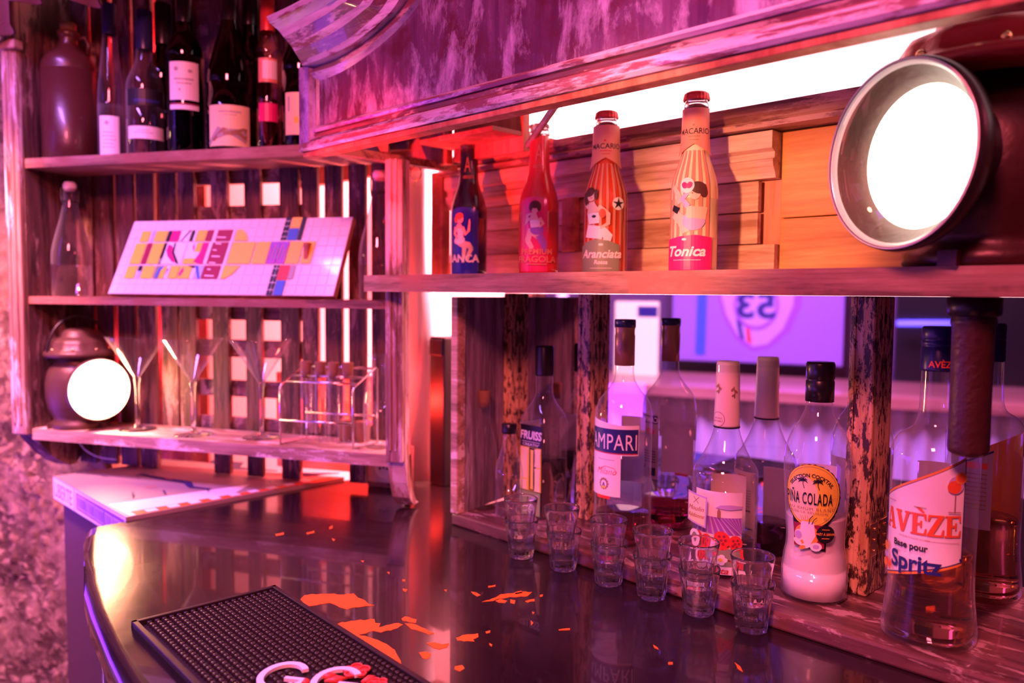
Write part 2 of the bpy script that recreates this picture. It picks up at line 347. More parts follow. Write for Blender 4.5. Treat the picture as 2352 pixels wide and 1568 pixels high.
def copy_tree(o, parent=None):
    c = o.copy(); C.objects.link(c)
    if parent: c.parent = parent
    for ch in list(o.children): copy_tree(ch, c)
    return c
# ---------------------------------------------------------------- flat shapes and lettering for labels
def text_shape(body, h, cx=0, cy=0, bold=0.0, shear=0.0, sx=1.0, spacing=1.0):
    """letters of height h centred on (cx, cy): list of polygons"""
    cu = bpy.data.curves.new('t', 'FONT'); cu.body = body; cu.size = 1; cu.offset = bold; cu.shear = shear; cu.space_character = spacing
    cu.align_x = 'CENTER'; cu.resolution_u = 3
    ob = bpy.data.objects.new('t', cu); C.objects.link(ob)
    me = ob.to_mesh(); vs = [q.co.copy() for q in me.vertices]; fs = [tuple(p.vertices) for p in me.polygons]; ob.to_mesh_clear()
    bpy.data.objects.remove(ob); bpy.data.curves.remove(cu)
    if not vs: return ([], [])
    k = h / .72; x0 = min(q.x for q in vs); x1 = max(q.x for q in vs)
    return ([((q.x - (x0 + x1) / 2) * k * sx + cx, (q.y - .36) * k + cy) for q in vs], fs)
from mathutils.geometry import tessellate_polygon
def poly(pts): return ([tuple(p) for p in pts], [tuple(t) for t in tessellate_polygon([[Vector((p[0], p[1], 0)) for p in pts]])])
def rect(x0, x1, y0, y1): return poly([(x0, y0), (x1, y0), (x1, y1), (x0, y1)])
def ell(cx, cy, rx, ry=None, n=24, rot=0, wob=0, wn=0):
    ry = rx if ry is None else ry; out = []
    for k in range(n):
        a = 2 * math.pi * k / n; q = 1 + wob * math.cos(wn * a); x = rx * q * math.cos(a); y = ry * q * math.sin(a)
        out.append((cx + x * math.cos(rot) - y * math.sin(rot), cy + x * math.sin(rot) + y * math.cos(rot)))
    return poly(out)
def limb(pts, r):
    """rounded stroke through 2D points; r: radius or list"""
    L = []; R = []; n = len(pts)
    for i, p in enumerate(pts):
        a = pts[max(0, i - 1)]; b2 = pts[min(n - 1, i + 1)]; dx, dy = b2[0] - a[0], b2[1] - a[1]; l = math.hypot(dx, dy) or 1
        rr = r[i] if isinstance(r, (list, tuple)) else r; L.append((p[0] - dy / l * rr, p[1] + dx / l * rr)); R.append((p[0] + dy / l * rr, p[1] - dx / l * rr))
    vs = L + R; return (vs, [(i, i + 1, n + i + 1, n + i) for i in range(n - 1)])
def xf(sh, k=1, dx=0, dy=0, kx=None): kx = k if kx is None else kx; return ([(p[0] * kx + dx, p[1] * k + dy) for p in sh[0]], sh[1])
def clipx(sh, x0, x1): return ([(min(max(p[0], x0), x1), p[1]) for p in sh[0]], sh[1])
def decal(mb, items, fn, step=.004, vstep=None, gap=.00012, base=.0003):
    """items: (shape, material index) from bottom to top; fn(u, v, out) -> point; shapes are cut into strips so they follow the curve"""
    for L, (sh, mi) in enumerate(items):
        if not sh[0]: continue
        bm = bmesh.new(); vs = [bm.verts.new((p[0], p[1], 0)) for p in sh[0]]
        for f in sh[1]:
            try: bm.faces.new([vs[i] for i in f])
            except ValueError: pass
        bmesh.ops.triangulate(bm, faces=[f for f in bm.faces if len(f.verts) > 4])
        if step:
            x0 = min(p[0] for p in sh[0]); x1 = max(p[0] for p in sh[0]); k = math.floor(x0 / step) + 1
            while k * step < x1:
                bmesh.ops.bisect_plane(bm, geom=bm.verts[:] + bm.edges[:] + bm.faces[:], plane_co=(k * step, 0, 0), plane_no=(1, 0, 0), dist=1e-7); k += 1
        if vstep:
            y0 = min(p[1] for p in sh[0]); y1 = max(p[1] for p in sh[0]); k = math.floor(y0 / vstep) + 1
            while k * vstep < y1:
                bmesh.ops.bisect_plane(bm, geom=bm.verts[:] + bm.edges[:] + bm.faces[:], plane_co=(0, k * vstep, 0), plane_no=(0, 1, 0), dist=1e-7); k += 1
        bm.verts.index_update()
        mb.add([fn(q.co.x, q.co.y, base + gap * L) for q in bm.verts], [tuple(q.index for q in f.verts) for f in bm.faces], mi, False); bm.free()
    return mb
def radial(prof, c, th0):
    """label wrapped round a lathe: u along the girth from th0 (world angle the label faces), v height"""
    ps = sorted(prof, key=lambda p: p[1])
    def rad(z):
        for a, b2 in zip(ps, ps[1:]):
            if a[1] <= z <= b2[1]: t = (z - a[1]) / max(1e-9, b2[1] - a[1]); return a[0] + (b2[0] - a[0]) * t
        return ps[0][0] if z < ps[0][1] else ps[-1][0]
    rm = max(p[0] for p in ps)
    def fn(u, v, o):
        r = rad(v) + o; a = th0 + u / rm; return Vector((c[0] + r * math.cos(a), c[1] + r * math.sin(a), c[2] + v))
    return fn
def facing(p):  # angle (world) from a point toward the camera
    return math.atan2(-p[1], -p[0])
# ================================================================= the room
def sbox(name, fr, mat_, x0, x1, y0, y1, z0, z1):
    return struct(MB().box(x0, x1, y0, y1, z0, z1).build(name, mat_, fr, ((x0 + x1) / 2, (y0 + y1) / 2, z0)))
sbox('floor', FW, 'plaster', -3.2, 4.5, -4.2, 3.2, -.05, 0).data.materials[0] = plain('floor_dark', (.10, .06, .06), .6)
# rough stony wall to the left of and behind the shelf unit: displaced grid
def stony_wall():
    bm = bmesh.new(); x0, x1, z0, z1, nx, nz = -2.85, -1.35, .2, 2.45, 380, 320
    from mathutils import noise as mn
    rows = []
    for j in range(nz + 1):
        r = []
        for i in range(nx + 1):
            x = x0 + (x1 - x0) * i / nx; z = z0 + (z1 - z0) * j / nz
            p = Vector((x, z, 0)); d = mn.fractal(p * 7, .8, 2.1, 5) * .012
            c = mn.voronoi(p * 34)[0][0]; msk = max(0, min(1, (mn.noise(p * 2.6 + Vector((3, 1, 0))) + .18) * 3))
            d += max(0, .42 - c) * .034 * msk + mn.noise(p * 90) * .0022
            r.append(bm.verts.new((x, 1.40 - d, z)))
        rows.append(r)
    for j in range(nz):
        for i in range(nx): bm.faces.new((rows[j][i], rows[j][i + 1], rows[j + 1][i + 1], rows[j + 1][i]))
    return MB().frombm(bm, 0, None, True)
ow = struct(stony_wall().box(-2.85, -1.35, 1.42, 1.50, 0, 2.5).build('wall_left', 'stone_wall', FL, (-1.6, 1.44, 0)))
sbox('wall_back', FL, 'plaster', -1.9, -.45, 1.72, 1.78, 0, 2.5)
sbox('wall_right', FR, 'plaster', -.62, 2.4, .62, .68, 0, 2.5)
MB().box(-.60, 1.9, .46, .47, 1.365, 2.5).build('window_1', 'window_glow', FR, (.6, .46, 1.365))['kind'] = 'structure'
g = MB()
for x in (-.6, 1.9): g.box(x - .02, x + .02, .44, .50, 1.35, 2.5)
g.box(-.62, 1.92, .44, .50, 1.33, 1.365)
struct(g.build('trim_1', 'red_board', FR, (.6, .46, 1.33)))
sbox('wall_front', FW, 'plaster', -3.2, 4.5, -4.2, -4.1, 0, 2.8).data.materials[0] = plain('wall_violet', (.16, .07, .20), .6)

# ================================================================= the counter
fe = [(1.35, -.60), (.95, -.592), (.65, -.582), (.40, -.572), (.18, -.558), (.103, -.549), (-.027, -.526), (-.12, -.504), (-.189, -.483), (-.26, -.462), (-.33, -.442), (-.367, -.428)]
outline = fe + [(-.367, .30), (1.35, .30)]
bm = bmesh.new(); vs = [bm.verts.new((p[0], p[1], 1.018)) for p in outline]; f = bm.faces.new(vs)
r = bmesh.ops.extrude_face_region(bm, geom=[f]); top = [q for q in r['geom'] if isinstance(q, bmesh.types.BMVert)]
for q in top: q.co.z = 1.05
te = [e for e in bm.edges if all(q.co.z > 1.04 for q in e.verts) and all(q.co.y < -.40 for q in e.verts)]
bmesh.ops.bevel(bm, geom=te, offset=.017, segments=8, affect='EDGES', profile=.5)
bar = thing('bar_counter', 'black lacquered bar counter with chipped orange patches and rounded violet-lit edge', 'counter', FR, (.3, -.2, 0))
wt = MB().frombm(bm)
for k, f in enumerate(wt.f):
    P_ = [wt.v[q] for q in f]; nrm = (P_[1] - P_[0]).cross(P_[2] - P_[0]).normalized(); wt.sm[k] = .02 < abs(nrm.z) < .9999 or len(f) < 8 and P_[0].y < -.40
cb = wt.build('worktop', 'counter_lacquer', FR, (.3, -.2, 0), bar)
# front panelling under the top
pf = [(p[0], p[1] + .022) for p in fe][::-1]; g = MB()
g.prism(pf + [(1.35, -.54), (-.345, -.36)][:1] + [(1.35, -.53)] + [(p[0], p[1] + .03) for p in pf[::-1]], 'z', .0, 1.017)
front = g.build('front_panel', 'weathered_violet', FR, (.3, -.2, 0), bar)
MB().box(-.352, -.34, -.40, .28, 0, 1.017).build('end_panel', 'weathered_violet', FR, (.3, -.2, 0), bar)
# painted letters on the front panel, only partly in view
def face_fn(p0, p1, out):
    d = Vector((p1[0] - p0[0], p1[1] - p0[1], 0)).normalized(); n = Vector((d.y, -d.x, 0)) * out
    return lambda u, v, o: Vector((p0[0], p0[1], 0)) + d * u + n * (o + .0005) + Vector((0, 0, v))
q0, q1 = (-.33, -.42), (-.12, -.482)
L = MB(); decal(L, [(rect(0, .6, .86, .99), 0), (text_shape('CO', .07, .13, .92, .03, 0, 1.1), 1)], face_fn(q0, q1, 1), step=0)
L.build('painted_lettering', ['black_print', 'white_print'], FR, (.3, -.2, 0), bar)
# flaked places where the orange undercoat shows, traced as patches lying on the counter
flakes = [
 [(690,1376),(700,1366),(722,1364),(760,1363),(790,1365),(812,1362),(822,1372),(838,1378),(846,1386),(860,1389),(840,1391),(815,1394),(797,1399),(780,1394),(758,1384),(735,1387),(706,1391),(698,1384)],
 [(768,1436),(785,1428),(820,1424),(860,1421),(862,1430),(874,1431),(870,1440),(895,1434),(915,1430),(926,1434),(905,1444),(875,1452),(858,1448),(840,1454),(822,1456),(845,1462),(870,1470),(893,1482),(907,1492),(915,1508),(922,1525),(924,1534),(905,1528),(880,1514),(850,1496),(820,1478),(795,1460)],
 [(922,1420),(930,1415),(945,1419),(957,1422),(955,1430),(940,1428),(925,1425)], [(930,1431),(950,1432),(968,1440),(985,1448),(998,1454),(985,1457),(968,1450),(945,1444)],
 [(980,1476),(1000,1475),(1016,1479),(1032,1477),(1027,1486),(1010,1491),(995,1487)], [(962,1498),(978,1496),(991,1502),(985,1512),(970,1510)],
 [(1048,1464),(1062,1458),(1080,1456),(1098,1454),(1099,1462),(1086,1468),(1090,1472),(1066,1472),(1058,1470),(1050,1470)], [(1045,1530),(1062,1527),(1067,1534),(1056,1541),(1044,1536)],
 [(1082,1358),(1094,1360),(1104,1366),(1096,1369),(1086,1363)], [(1107,1382),(1130,1374),(1150,1364),(1175,1362),(1200,1358),(1222,1359),(1212,1368),(1190,1370),(1172,1370),(1150,1374),(1125,1380)],
 [(1138,1379),(1150,1375),(1165,1379),(1160,1384),(1145,1383)], [(1172,1376),(1184,1378),(1182,1386),(1172,1384)], [(1206,1380),(1228,1375),(1228,1380),(1212,1383)], [(1121,1345),(1138,1342),(1138,1346),(1122,1349)],
 [(1182,1360),(1198,1356),(1200,1361),(1184,1364)], [(1240,1366),(1247,1364),(1246,1369),(1240,1370)], [(1115,1450),(1126,1447),(1126,1452),(1117,1454)], [(1124,1476),(1131,1480),(1129,1484),(1124,1480)],
 [(1283,1445),(1309,1442),(1309,1446),(1284,1447)], [(1500,1480),(1510,1486),(1513,1491),(1503,1487)], [(1535,1520),(1545,1520),(1545,1525),(1535,1525)], [(1687,1520),(1700,1530),(1706,1542),(1694,1534)],
 [(703,1223),(722,1218),(722,1223),(706,1227)], [(756,1210),(764,1206),(764,1212),(757,1215)], [(632,1226),(652,1222),(652,1227),(634,1230)], [(762,1236),(770,1238),(766,1242)], [(829,1287),(836,1287),(834,1291)],
 [(925,1351),(936,1353),(932,1359),(926,1356)], [(924,1330),(931,1330),(930,1335),(924,1334)], [(889,1313),(895,1313),(894,1318)], [(1020,1354),(1026,1353),(1025,1358)], [(1222,1404),(1228,1406),(1224,1410)], [(1219,1424),(1225,1430),(1220,1436)]]
rnd = random.Random(3)
for q in flakes:
    g = MB()
    dense = []
    for i in range(len(q)):
        a, b2 = q[i], q[(i + 1) % len(q)]; n = max(1, int(math.hypot(a[0] - b2[0], a[1] - b2[1]) / 7))
        for k in range(n): t = k / n; dense.append((a[0] + (b2[0] - a[0]) * t + (rnd.uniform(-1.8, 1.8) if k else 0), a[1] + (b2[1] - a[1]) * t + (rnd.uniform(-1.2, 1.2) if k else 0)))
    P = [onz(x, y, 1.0503, FR) for x, y in dense]; n = len(P)
    g.add([Vector((p.x, p.y, 1.05035)) for p in P] + [Vector((p.x, p.y, 1.0499)) for p in P], [tuple(range(n))] + [(i, (i + 1) % n, n + (i + 1) % n, n + i) for i in range(n)])
    g.build('exposed_undercoat', 'orange_chip', FR, (.3, -.2, 0), bar, 'bright orange undercoat patch')

# ================================================================= side box with printed lid, left of the counter
bx = thing('side_cabinet', 'brown side cabinet with printed paper lid beside the counter', 'cabinet', FR, (-.56, -.2, 0))
cbk = lambda s_: (s_, FR.inv(FL.w((FL.inv(FR.w((s_, .1, 0))).x, 1.385, 0))).y)
_a = FR.inv(FL.w((-1.5, 1.385, 0))); _b = FR.inv(FL.w((-.6, 1.385, 0)))
cbk = lambda s_: (s_, _a.y + (_b.y - _a.y) * (s_ - _a.x) / (_b.x - _a.x))
MB().prism([(-.755, -.350), (-.372, -.350), cbk(-.372), (-.755, cbk(-.755)[1] - .035)], 'z', 0, 1.012).build('body', 'slat_wood', FR, (-.56, -.2, 0), bx).data.materials[0] = plain('cabinet_brown', (.09, .04, .035), .6, bump=.3, bscale=60)
lid = MB().prism([(-.760, -.366), (-.370, -.366), cbk(-.370), (-.760, cbk(-.760)[1] - .035)], 'z', 1.012, 1.056).build('lid', 'salmon_print', FR, (-.56, -.2, 0), bx)
lid.data.materials[0] = plain('paper_pinkgrey', (.40, .29, .29), .5)
fn = lambda u, v, o: Vector((u, v, 1.056 + o)); rnd = random.Random(5); it = []
it.append((poly([(-.372, -.36), (-.372, -.20), (-.44, -.12), (-.47, -.36)]), 0))  # pale corner patch paints in the lantern's light on the lid
it.append((poly([(-.372, -.35), (-.372, .02), (-.386, .02), (-.398, -.35)]), 1))
for k in range(9): it.append((rect(-.394, -.376, -.33 + k * .036, -.33 + k * .036 + .018), 0))
it.append((limb([(-.66, -.24), (-.60, -.225), (-.53, -.20), (-.49, -.21), (-.45, -.19)], [.004, .006, .008, .005, .002]), 2))
it.append((limb([(-.70, -.10), (-.62, -.06), (-.58, -.08), (-.50, -.03)], [.012, .02, .012, .004]), 2))
it.append((limb([(-.52, .02), (-.47, -.02), (-.43, .00), (-.40, .05)], [.006, .012, .014, .004]), 2))
it.append((limb([(-.58, .06), (-.48, .07), (-.40, .12)], [.006, .012, .006]), 2))
for k in range(26):
    x = rnd.uniform(-.74, -.42); y = rnd.uniform(-.33, .12); it.append((limb([(x, y), (x + rnd.uniform(.01, .03), y + rnd.uniform(-.012, .02))], [.0015, .0015]), 2 if k % 3 else 1))
L = MB(); decal(L, it, fn, step=0)
# lettered edge of the lid
q0 = (-.760, -.366); it = [(rect(.002, .388, 1.0135, 1.0545), 0)]
it.append((text_shape('LIBERTE', .028, .062, 1.034, .01, 0, .78), 3)); it.append((rect(.128, .131, 1.014, 1.054), 3))
it.append((rect(.140, .384, 1.019, 1.050), 4))
for k, (a, b2) in enumerate([(.146, .196), (.202, .246), (.250, .292), (.297, .335), (.339, .378)]):
    it.append((rect(a, b2, 1.022, 1.047), 5))
    for j in range(int((b2 - a) / .008)): it.append((rect(a + .003 + j * .008, a + .0065 + j * .008, 1.026, 1.044), 4))
decal(L, it, lambda u, v, o: Vector((-.760 + u, -.366 - o, v)), step=0)
L.build('printed_paper', ['white_print', 'vermilion_print', 'navy_print', 'vermilion_print', 'violet_print', 'lilac_print'], FR, (-.56, -.2, 0), bx)

# ================================================================= left shelf unit (frame L)
UO = (-.95, 1.26, 1.05)
un = thing('shelf_unit', 'weathered wooden shelf unit with slatted back on the left', 'shelf unit', FL, UO)
F0, F1 = 1.206, 1.325
for (x0, x1, sgn) in ((-1.375, -1.338, -1), (-.577, -.545, 1)):
    prof = [(F0, 2.05), (F1, 2.05), (F1, 1.075), (1.312, 1.058), (1.296, 1.058), (1.272, 1.070), (1.245, 1.092), (1.222, 1.118), (1.21, 1.134), (F0, 1.136)] if sgn < 0 else [(F0, 1.635), (1.222, 1.635), (1.222, 1.135), (1.226, 1.110), (1.236, 1.085), (1.250, 1.062), (1.262, 1.056), (1.240, 1.056), (1.224, 1.072), (1.213, 1.10), (1.208, 1.125), (F0, 1.13)]
    b_ = MB().prism(prof, 'x', x0, x1).build('side_board', ['slat_wood' if sgn < 0 else 'post_wood'], FL, UO, un)  # left board takes the dark slat wood to stand for interior shade
    g = MB()
    z0 = 1.137; zt = 2.05 if sgn < 0 else 1.635
    g.box(x0 + .001, x1 - .001, F0 - .012, F0, z0, zt, bev=.002)
    g.box(x0 + .009, x0 + .013, F0 - .015, F0 - .011, z0 + .02, zt, bev=.001); g.box(x1 - .013, x1 - .009, F0 - .015, F0 - .011, z0 + .02, zt, bev=.001)
    if sgn < 0: g.box(x0 - .006, x1 + .008, F0 - .022, F0, 1.868, 1.886, bev=.004)
    g.build('face_moulding', 'post_wood', FL, UO, un)
for (z1, th) in ((1.668, .018), (1.405, .014), (1.147, .021)):
    MB().prism([(-1.338, F0 + .002), (-.577, F0 + .002), (-.628, F1), (-1.338, F1)], 'z', z1 - th, z1).build('shelf', 'shelf_wood' if z1 > 1.3 else 'pale_wood', FL, UO, un)
sl = [(168, 208), (214, 254), (263, 302), (310, 350), (363, 401), (406, 443), (482, 520), (559, 596), (640, 683), (690, 727), (744, 783), (799, 838), (852, 888)]
rnd = random.Random(11)
for i, (a, b2) in enumerate(sl):
    x0 = onY(a, 450, F1, FL).x; x1 = onY(b2, 450, F1, FL).x
    zb = 1.058 if b2 < 700 else (1.05 + .012 if i != 10 else 1.12)
    if i in (9, 10): zb = 1.15
    if i in (4, 5, 12): zb = 1.13
    y0 = F1 + rnd.uniform(0, .002)
    MB().box(x0, x1, y0 + .0005, y0 + .011, zb, 2.02, bev=.0012).build('slat', 'slat_wood', FL, UO, un)
for (z0, z1, x0, x1) in ((1.626, 1.668, -1.06, -.80), (1.545, 1.584, -1.06, -.80), (1.362, 1.398, -1.10, -.80), (1.289, 1.323, -1.06, -.80), (1.211, 1.243, -1.06, -.80), (1.118, 1.170, -1.12, -.60), (1.676, 2.02, -1.10, -.60)):  # last, tall one is added to block light from the upper gaps
    MB().box(x0, x1, F1 + .0145, F1 + .026, z0, z1, bev=.001).build('cross_board', 'cross_wood', FL, UO, un)
MB().box(-1.34, -1.083, 1.402, 1.408, 1.058, 2.02).build('back_panel', 'red_board', FL, UO, un)
# swagged cloth hanging from the top of the unit
g = MB(); vs = []; fs = []; NX, NZ = 120, 26
for j in range(NZ + 1):
    for i in range(NX + 1):
        x = -1.42 + .70 * i / NX; t = j / NZ
        drop = 1.957 - .02 * abs(math.sin((x + 1.20) * math.pi / .17)) if x > -1.30 else 1.90 + .35 * (x + 1.30)
        top_ = 2.06; d2 = drop - .018 * math.sin(max(0, (x + 1.27)) * math.pi / .26) ** 2
        z = top_ + (d2 - top_) * t
        vs.append((x, 1.165 - .012 * math.sin(x * 95 + t * 5) * (.4 + t) - .02 * math.sin(t * 3.0) , z))
for j in range(NZ):
    for i in range(NX): a = j * (NX + 1) + i; fs.append((a, a + 1, a + NX + 2, a + NX + 1))
g.add(vs, fs, 0, True); g.add([(p[0], p[1] + .004, p[2]) for p in vs], fs, 0, True)
cl = g.build('draped_cloth', 'salmon_print', FL, (-1.07, 1.185, 1.90)); cl.data.materials[0] = plain('cloth_rose', (.14, .05, .06), .8, bump=.4, bscale=300)
tag(cl, 'dusky rose cloth swag hanging along the top of the left shelf unit', 'cloth')
# low boards, socket and column behind the unit
MB().box(-.95, -.66, 1.45, 1.462, 1.0505, 1.25, bev=.001).build('skirting_board', 'pine', FL, (-.75, 1.45, 1.0505))
tag(bpy.data.objects['skirting_board'], 'orange-lit low board behind the slats at the counter end', 'board')
so = thing('power_socket', 'white wall power socket below the shelf unit', 'socket', FL, (-.648, 1.345, 1.05))
MB().box(-.686, -.612, 1.345, 1.352, 1.062, 1.112, bev=.002).build('plate', 'plastic_white', FL, (-.648, 1.345, 1.05), so)
rot = Matrix.Rotation(math.pi / 2, 3, 'X')
MB().lathe([(.001, -.0015), (.016, -.0015), (.0175, .0), (.0195, .0012), (.0215, 0), (.0215, -.003)], (-.650, 1.343, 1.09), 32, mat=rot).build('recess', 'plastic_white', FL, (-.648, 1.345, 1.05), so)
g = MB()
for dx in (-.0075, 0, .0075): g.lathe([(.0001, .0), (.0024, .0)], (-.650 + dx, 1.3405, 1.090 + (.002 if dx == 0 else 0)), 12, mat=rot)
g.build('pin_holes', 'gap_black', FL, (-.648, 1.345, 1.05), so)
MB().box(-.69, -.600, 1.354, 1.366, 1.0505, 1.132, bev=.001).build('backing_board', 'slat_wood', FL, (-.64, 1.354, 1.0505)); tag(bpy.data.objects['backing_board'], 'dark plank carrying the white power socket', 'board')
MB().lathe([(.032, 1.0503), (.032, 2.3)], (-.626, 1.45, 0), 48, cap0=True, cap1=True).build('round_column', 'column_white', FL, (-.626, 1.45, 1.0503))
tag(bpy.data.objects['round_column'], 'smooth pale round column between shelf unit and mirror cabinet, lit red', 'column')
rg = MB().tube([(-.5705 + .0 * k, 1.197 - .0, 1.652) for k in range(1)] + [(-.556, 1.190, 1.655), (-.556, 1.188, 1.645)], .0012)
rg = MB(); rp = Vector(onY(955, 398, 1.195, FL)); rg.tube([(rp.x + .0095 * math.cos(a), 1.195, rp.z + .0115 * math.sin(a)) for a in [math.radians(d) for d in range(100, 420, 16)]], .0011, 8)
rg.build('hook_ring', 'brass', FL, tuple(rp)); tag(bpy.data.objects['hook_ring'], 'small open metal ring hook beside the top of the unit', 'hook')
# thin white cable under the bottom shelf
g = MB(); g.tube([onY(x, y, 1.29, FL) for x, y in catmull([(183, 1018), (200, 1036), (230, 1050), (268, 1055)], 6)], .0012, 8)
g.build('white_cable', 'plastic_white', FL, (-1.2, 1.29, 1.06)); tag(bpy.data.objects['white_cable'], 'thin white cable sagging under the lowest left shelf', 'cable')

# ================================================================= mirrored bar back (frame R)
cbn = thing('mirror_cabinet', 'weathered mirror-backed bar niche with gilt stiles and worn ledge', 'cabinet', FR, (.6, .07, 1.05))
CO_ = (.6, .07, 1.05)
g = MB(); g.box(0, 1.35, 0, .16, 1.05, 1.069, bev=.003);
g.build('ledge', 'ledge_wood', FR, CO_, cbn)
MB().box(.0, .016, -.002, .016, 1.069, 1.413, bev=.002).build('front_stile', 'pale_wood', FR, CO_, cbn)
MB().prism([(.003, .014), (.014, .014), (-.012, .146), (-.026, .146)], 'z', 1.069, 1.413).build('side_panel', 'weathered_violet', FR, CO_, cbn)
MB().box(-.03, 1.35, MIR, MIR + .004, 1.069, 1.4195).build('mirror', 'mirror', FR, CO_, cbn, 'silvered mirror back')
def stile(x0, x1, y0):
    g = MB(); g.box(x0, x1, y0, MIR - .0005, 1.069, 1.4195, bev=.0025); g.box(x0 + .004, x0 + .008, y0 - .002, y0 + .001, 1.07, 1.4195, bev=.0008)
    return g
stile(-.012, .006, .125).build('stile', 'gilt_wood', FR, CO_, cbn)
s2 = stile(.155, .180, .122).build('stile', 'gilt_wood', FR, CO_, cbn)
s3 = stile(.574, .604, .118).build('stile', 'gilt_wood', FR, CO_, cbn)
hg = MB(); hg.box(.604, .6055, .122, .142, 1.115, 1.155, bev=.0006)
for z in (1.122, 1.135, 1.148): hg.sphere((.606, .132, z), .002, n=6)
hg.build('hinge', 'brass', FR, CO_, s3)
MB().box(-.03, 1.35, MIR + .005, MIR + .02, 1.05, 1.4195).build('back_board', 'slat_wood', FR, CO_, cbn)
# the plank above
sp = onY(850, 686, -.05, FR).x; sq = onY(893, 664, -.05, FR).x
g = MB(); g.prism([(sp, -.062), (1.35, -.054), (1.35, .154), (-.05, .154), (-.085, .0), (-.088, -.034), (-.124, -.049), (sp + .03, -.052)], 'z', 1.420, 1.4465)
tag(g.build('long_shelf', 'shelf_wood', FR, (.6, .05, 1.42)), 'long worn wooden plank shelf above the mirror carrying pop bottles and big lantern', 'shelf')
# timber panelling behind the small bottles
wp = thing('wall_panelling', 'reclaimed pine panelling with moulding behind the pop bottles', 'panelling', FR, (.4, .18, 1.447)); WO = (.4, .18, 1.447)
for (z0, z1, x1) in ((1.447, 1.487, .453), (1.4885, 1.530, .425), (1.5315, 1.572, .425)):
    MB().box(-.20, x1, .166 + (.006 if x1 < .45 else 0), .182, z0, z1, bev=.0012).build('plank', 'pine', FR, WO, wp)
g = MB(); pr = [(.182, 1.573), (.164, 1.573), (.162, 1.580), (.156, 1.588), (.155, 1.596), (.160, 1.598), (.160, 1.606), (.152, 1.610), (.152, 1.632), (.182, 1.632)]
g.prism(pr, 'x', -.20, .453); g.build('moulding', 'pine', FR, WO, wp)
MB().box(.088, .116, .158, .171, 1.488, 1.573, bev=.001).build('upright', 'red_board', FR, WO, wp)
MB().box(-.20, 1.35, .1905, .196, 1.447, 1.664).build('backing', 'red_board', FR, WO, wp)
for (z0, z1) in ((1.447, 1.520), (1.521, 1.632)):
    MB().box(.455, 1.35, .176, .19, z0, z1, bev=.0012).build('orange_board', 'pine_orange', FR, WO, wp)
g = MB(); g.prism([(.19, 1.634), (.136, 1.634), (.134, 1.640), (.142, 1.646), (.136, 1.652), (.136, 1.664), (.19, 1.664)], 'x', -.20, 1.35)
g.build('top_rail', 'dark_rail', FR, WO, wp)
MB().box(-.236, -.203, .150, .17, 1.447, 1.645, bev=.001).build('red_upright', 'red_board', FR, (-.22, .16, 1.447)); tag(bpy.data.objects['red_upright'], 'narrow red-lit upright board at the left end of the panelling', 'board')
bb = MB(); bb.box(-.240, -.196, .150, .20, 1.05, 1.335, bev=.003); bb.box(-.236, -.20, .146, .15, 1.30, 1.33, bev=.001)
bb.build('narrow_black_box', 'black_metal', FR, (-.22, .17, 1.05)); tag(bpy.data.objects['narrow_black_box'], 'tall narrow black box between round column and mirror cabinet', 'box')
# ---- pelmet with swept crown moulding
pe = thing('carved_pelmet', 'large antique painted pelmet with swept crown moulding above the bar', 'pelmet', FR, (.4, -.15, 1.636)); PO = (.4, -.15, 1.636)
g = MB(); g.box(-.165, 1.35, -.150, -.138, 1.650, 2.10); g.build('panel_board', 'pelmet_paint', FR, PO, pe)
g = MB(); g.prism([(-.138, 1.636), (-.163, 1.636), (-.166, 1.640), (-.166, 1.648), (-.158, 1.651), (-.158, 1.6535), (-.138, 1.6535)], 'x', -.172, 1.35)
g.prism([(-.149, 1.664), (-.1555, 1.664), (-.158, 1.6675), (-.155, 1.671), (-.1515, 1.6735), (-.149, 1.6735)], 'x', -.150, 1.35)
g.build('bottom_rail', 'pelmet_edge', FR, PO, pe)
g = MB(); g.prism([(-.149, 1.6535), (-.1555, 1.6535), (-.153, 1.657), (-.1545, 1.661), (-.1515, 1.664), (-.149, 1.664)], 'x', -.160, 1.35)
g.build('dark_bead', 'pelmet_dark', FR, PO, pe)
g = MB(); g.prism([(-.172, -.166), (-.156, -.160), (-.146, -.152), (-.146, -.138), (-.172, -.138)], 'z', 1.636, 1.765); g.prism([(-.146, -.150), (-.1425, -.1535), (-.139, -.150)], 'z', 1.673, 1.745)
g.build('end_rail', 'pelmet_paint', FR, PO, pe)
MB().box(-.172, 1.35, -.160, -.138, 1.628, 1.6355, bev=.001).build('underside_lath', 'red_board', FR, PO, pe)
rows = [(-.150, [(720,190),(775,170),(830,137),(905,76),(970,0)]), (-.158, [(712,168),(775,148),(845,108),(905,55),(955,0)]), (-.1525, [(706,158),(770,136),(832,100),(893,48),(936,0)]), (-.166, [(694,150),(755,128),(815,96),(880,44),(916,0)]),
        (-.170, [(690,140),(750,116),(805,85),(860,38),(890,0)]), (-.182, [(678,118),(735,92),(788,60),(835,24),(858,0)]), (-.186, [(668,104),(722,77),(770,48),(812,18),(834,0)]), (-.196, [(652,86),(705,58),(750,32),(785,8),(800,-4)]), (-.198, [(640,70),(690,44),(730,22),(765,2),(785,-12)]), (-.212, [(618,52),(665,30),(705,10),(735,-6),(755,-18)]), (-.213, [(612,38),(660,16),(700,-5),(730,-20),(750,-30)])]
NP = 40; grid = []
for y, pts in rows:
    P = [onY(px, py, y, FR) for px, py in pts]; e = P[-1] - P[-2]; e2 = Vector((e.x, 0, max(e.z, 0) * 1.5 + .004))
    P = [(p.x, p.z) for p in P]
    for k in range(1, 5): P.append((P[-1][0] + .045, P[-1][1] + .035 + .004 * k))
    c_ = catmull(P, 8); grid.append([(p[0], y, p[1]) for p in c_])
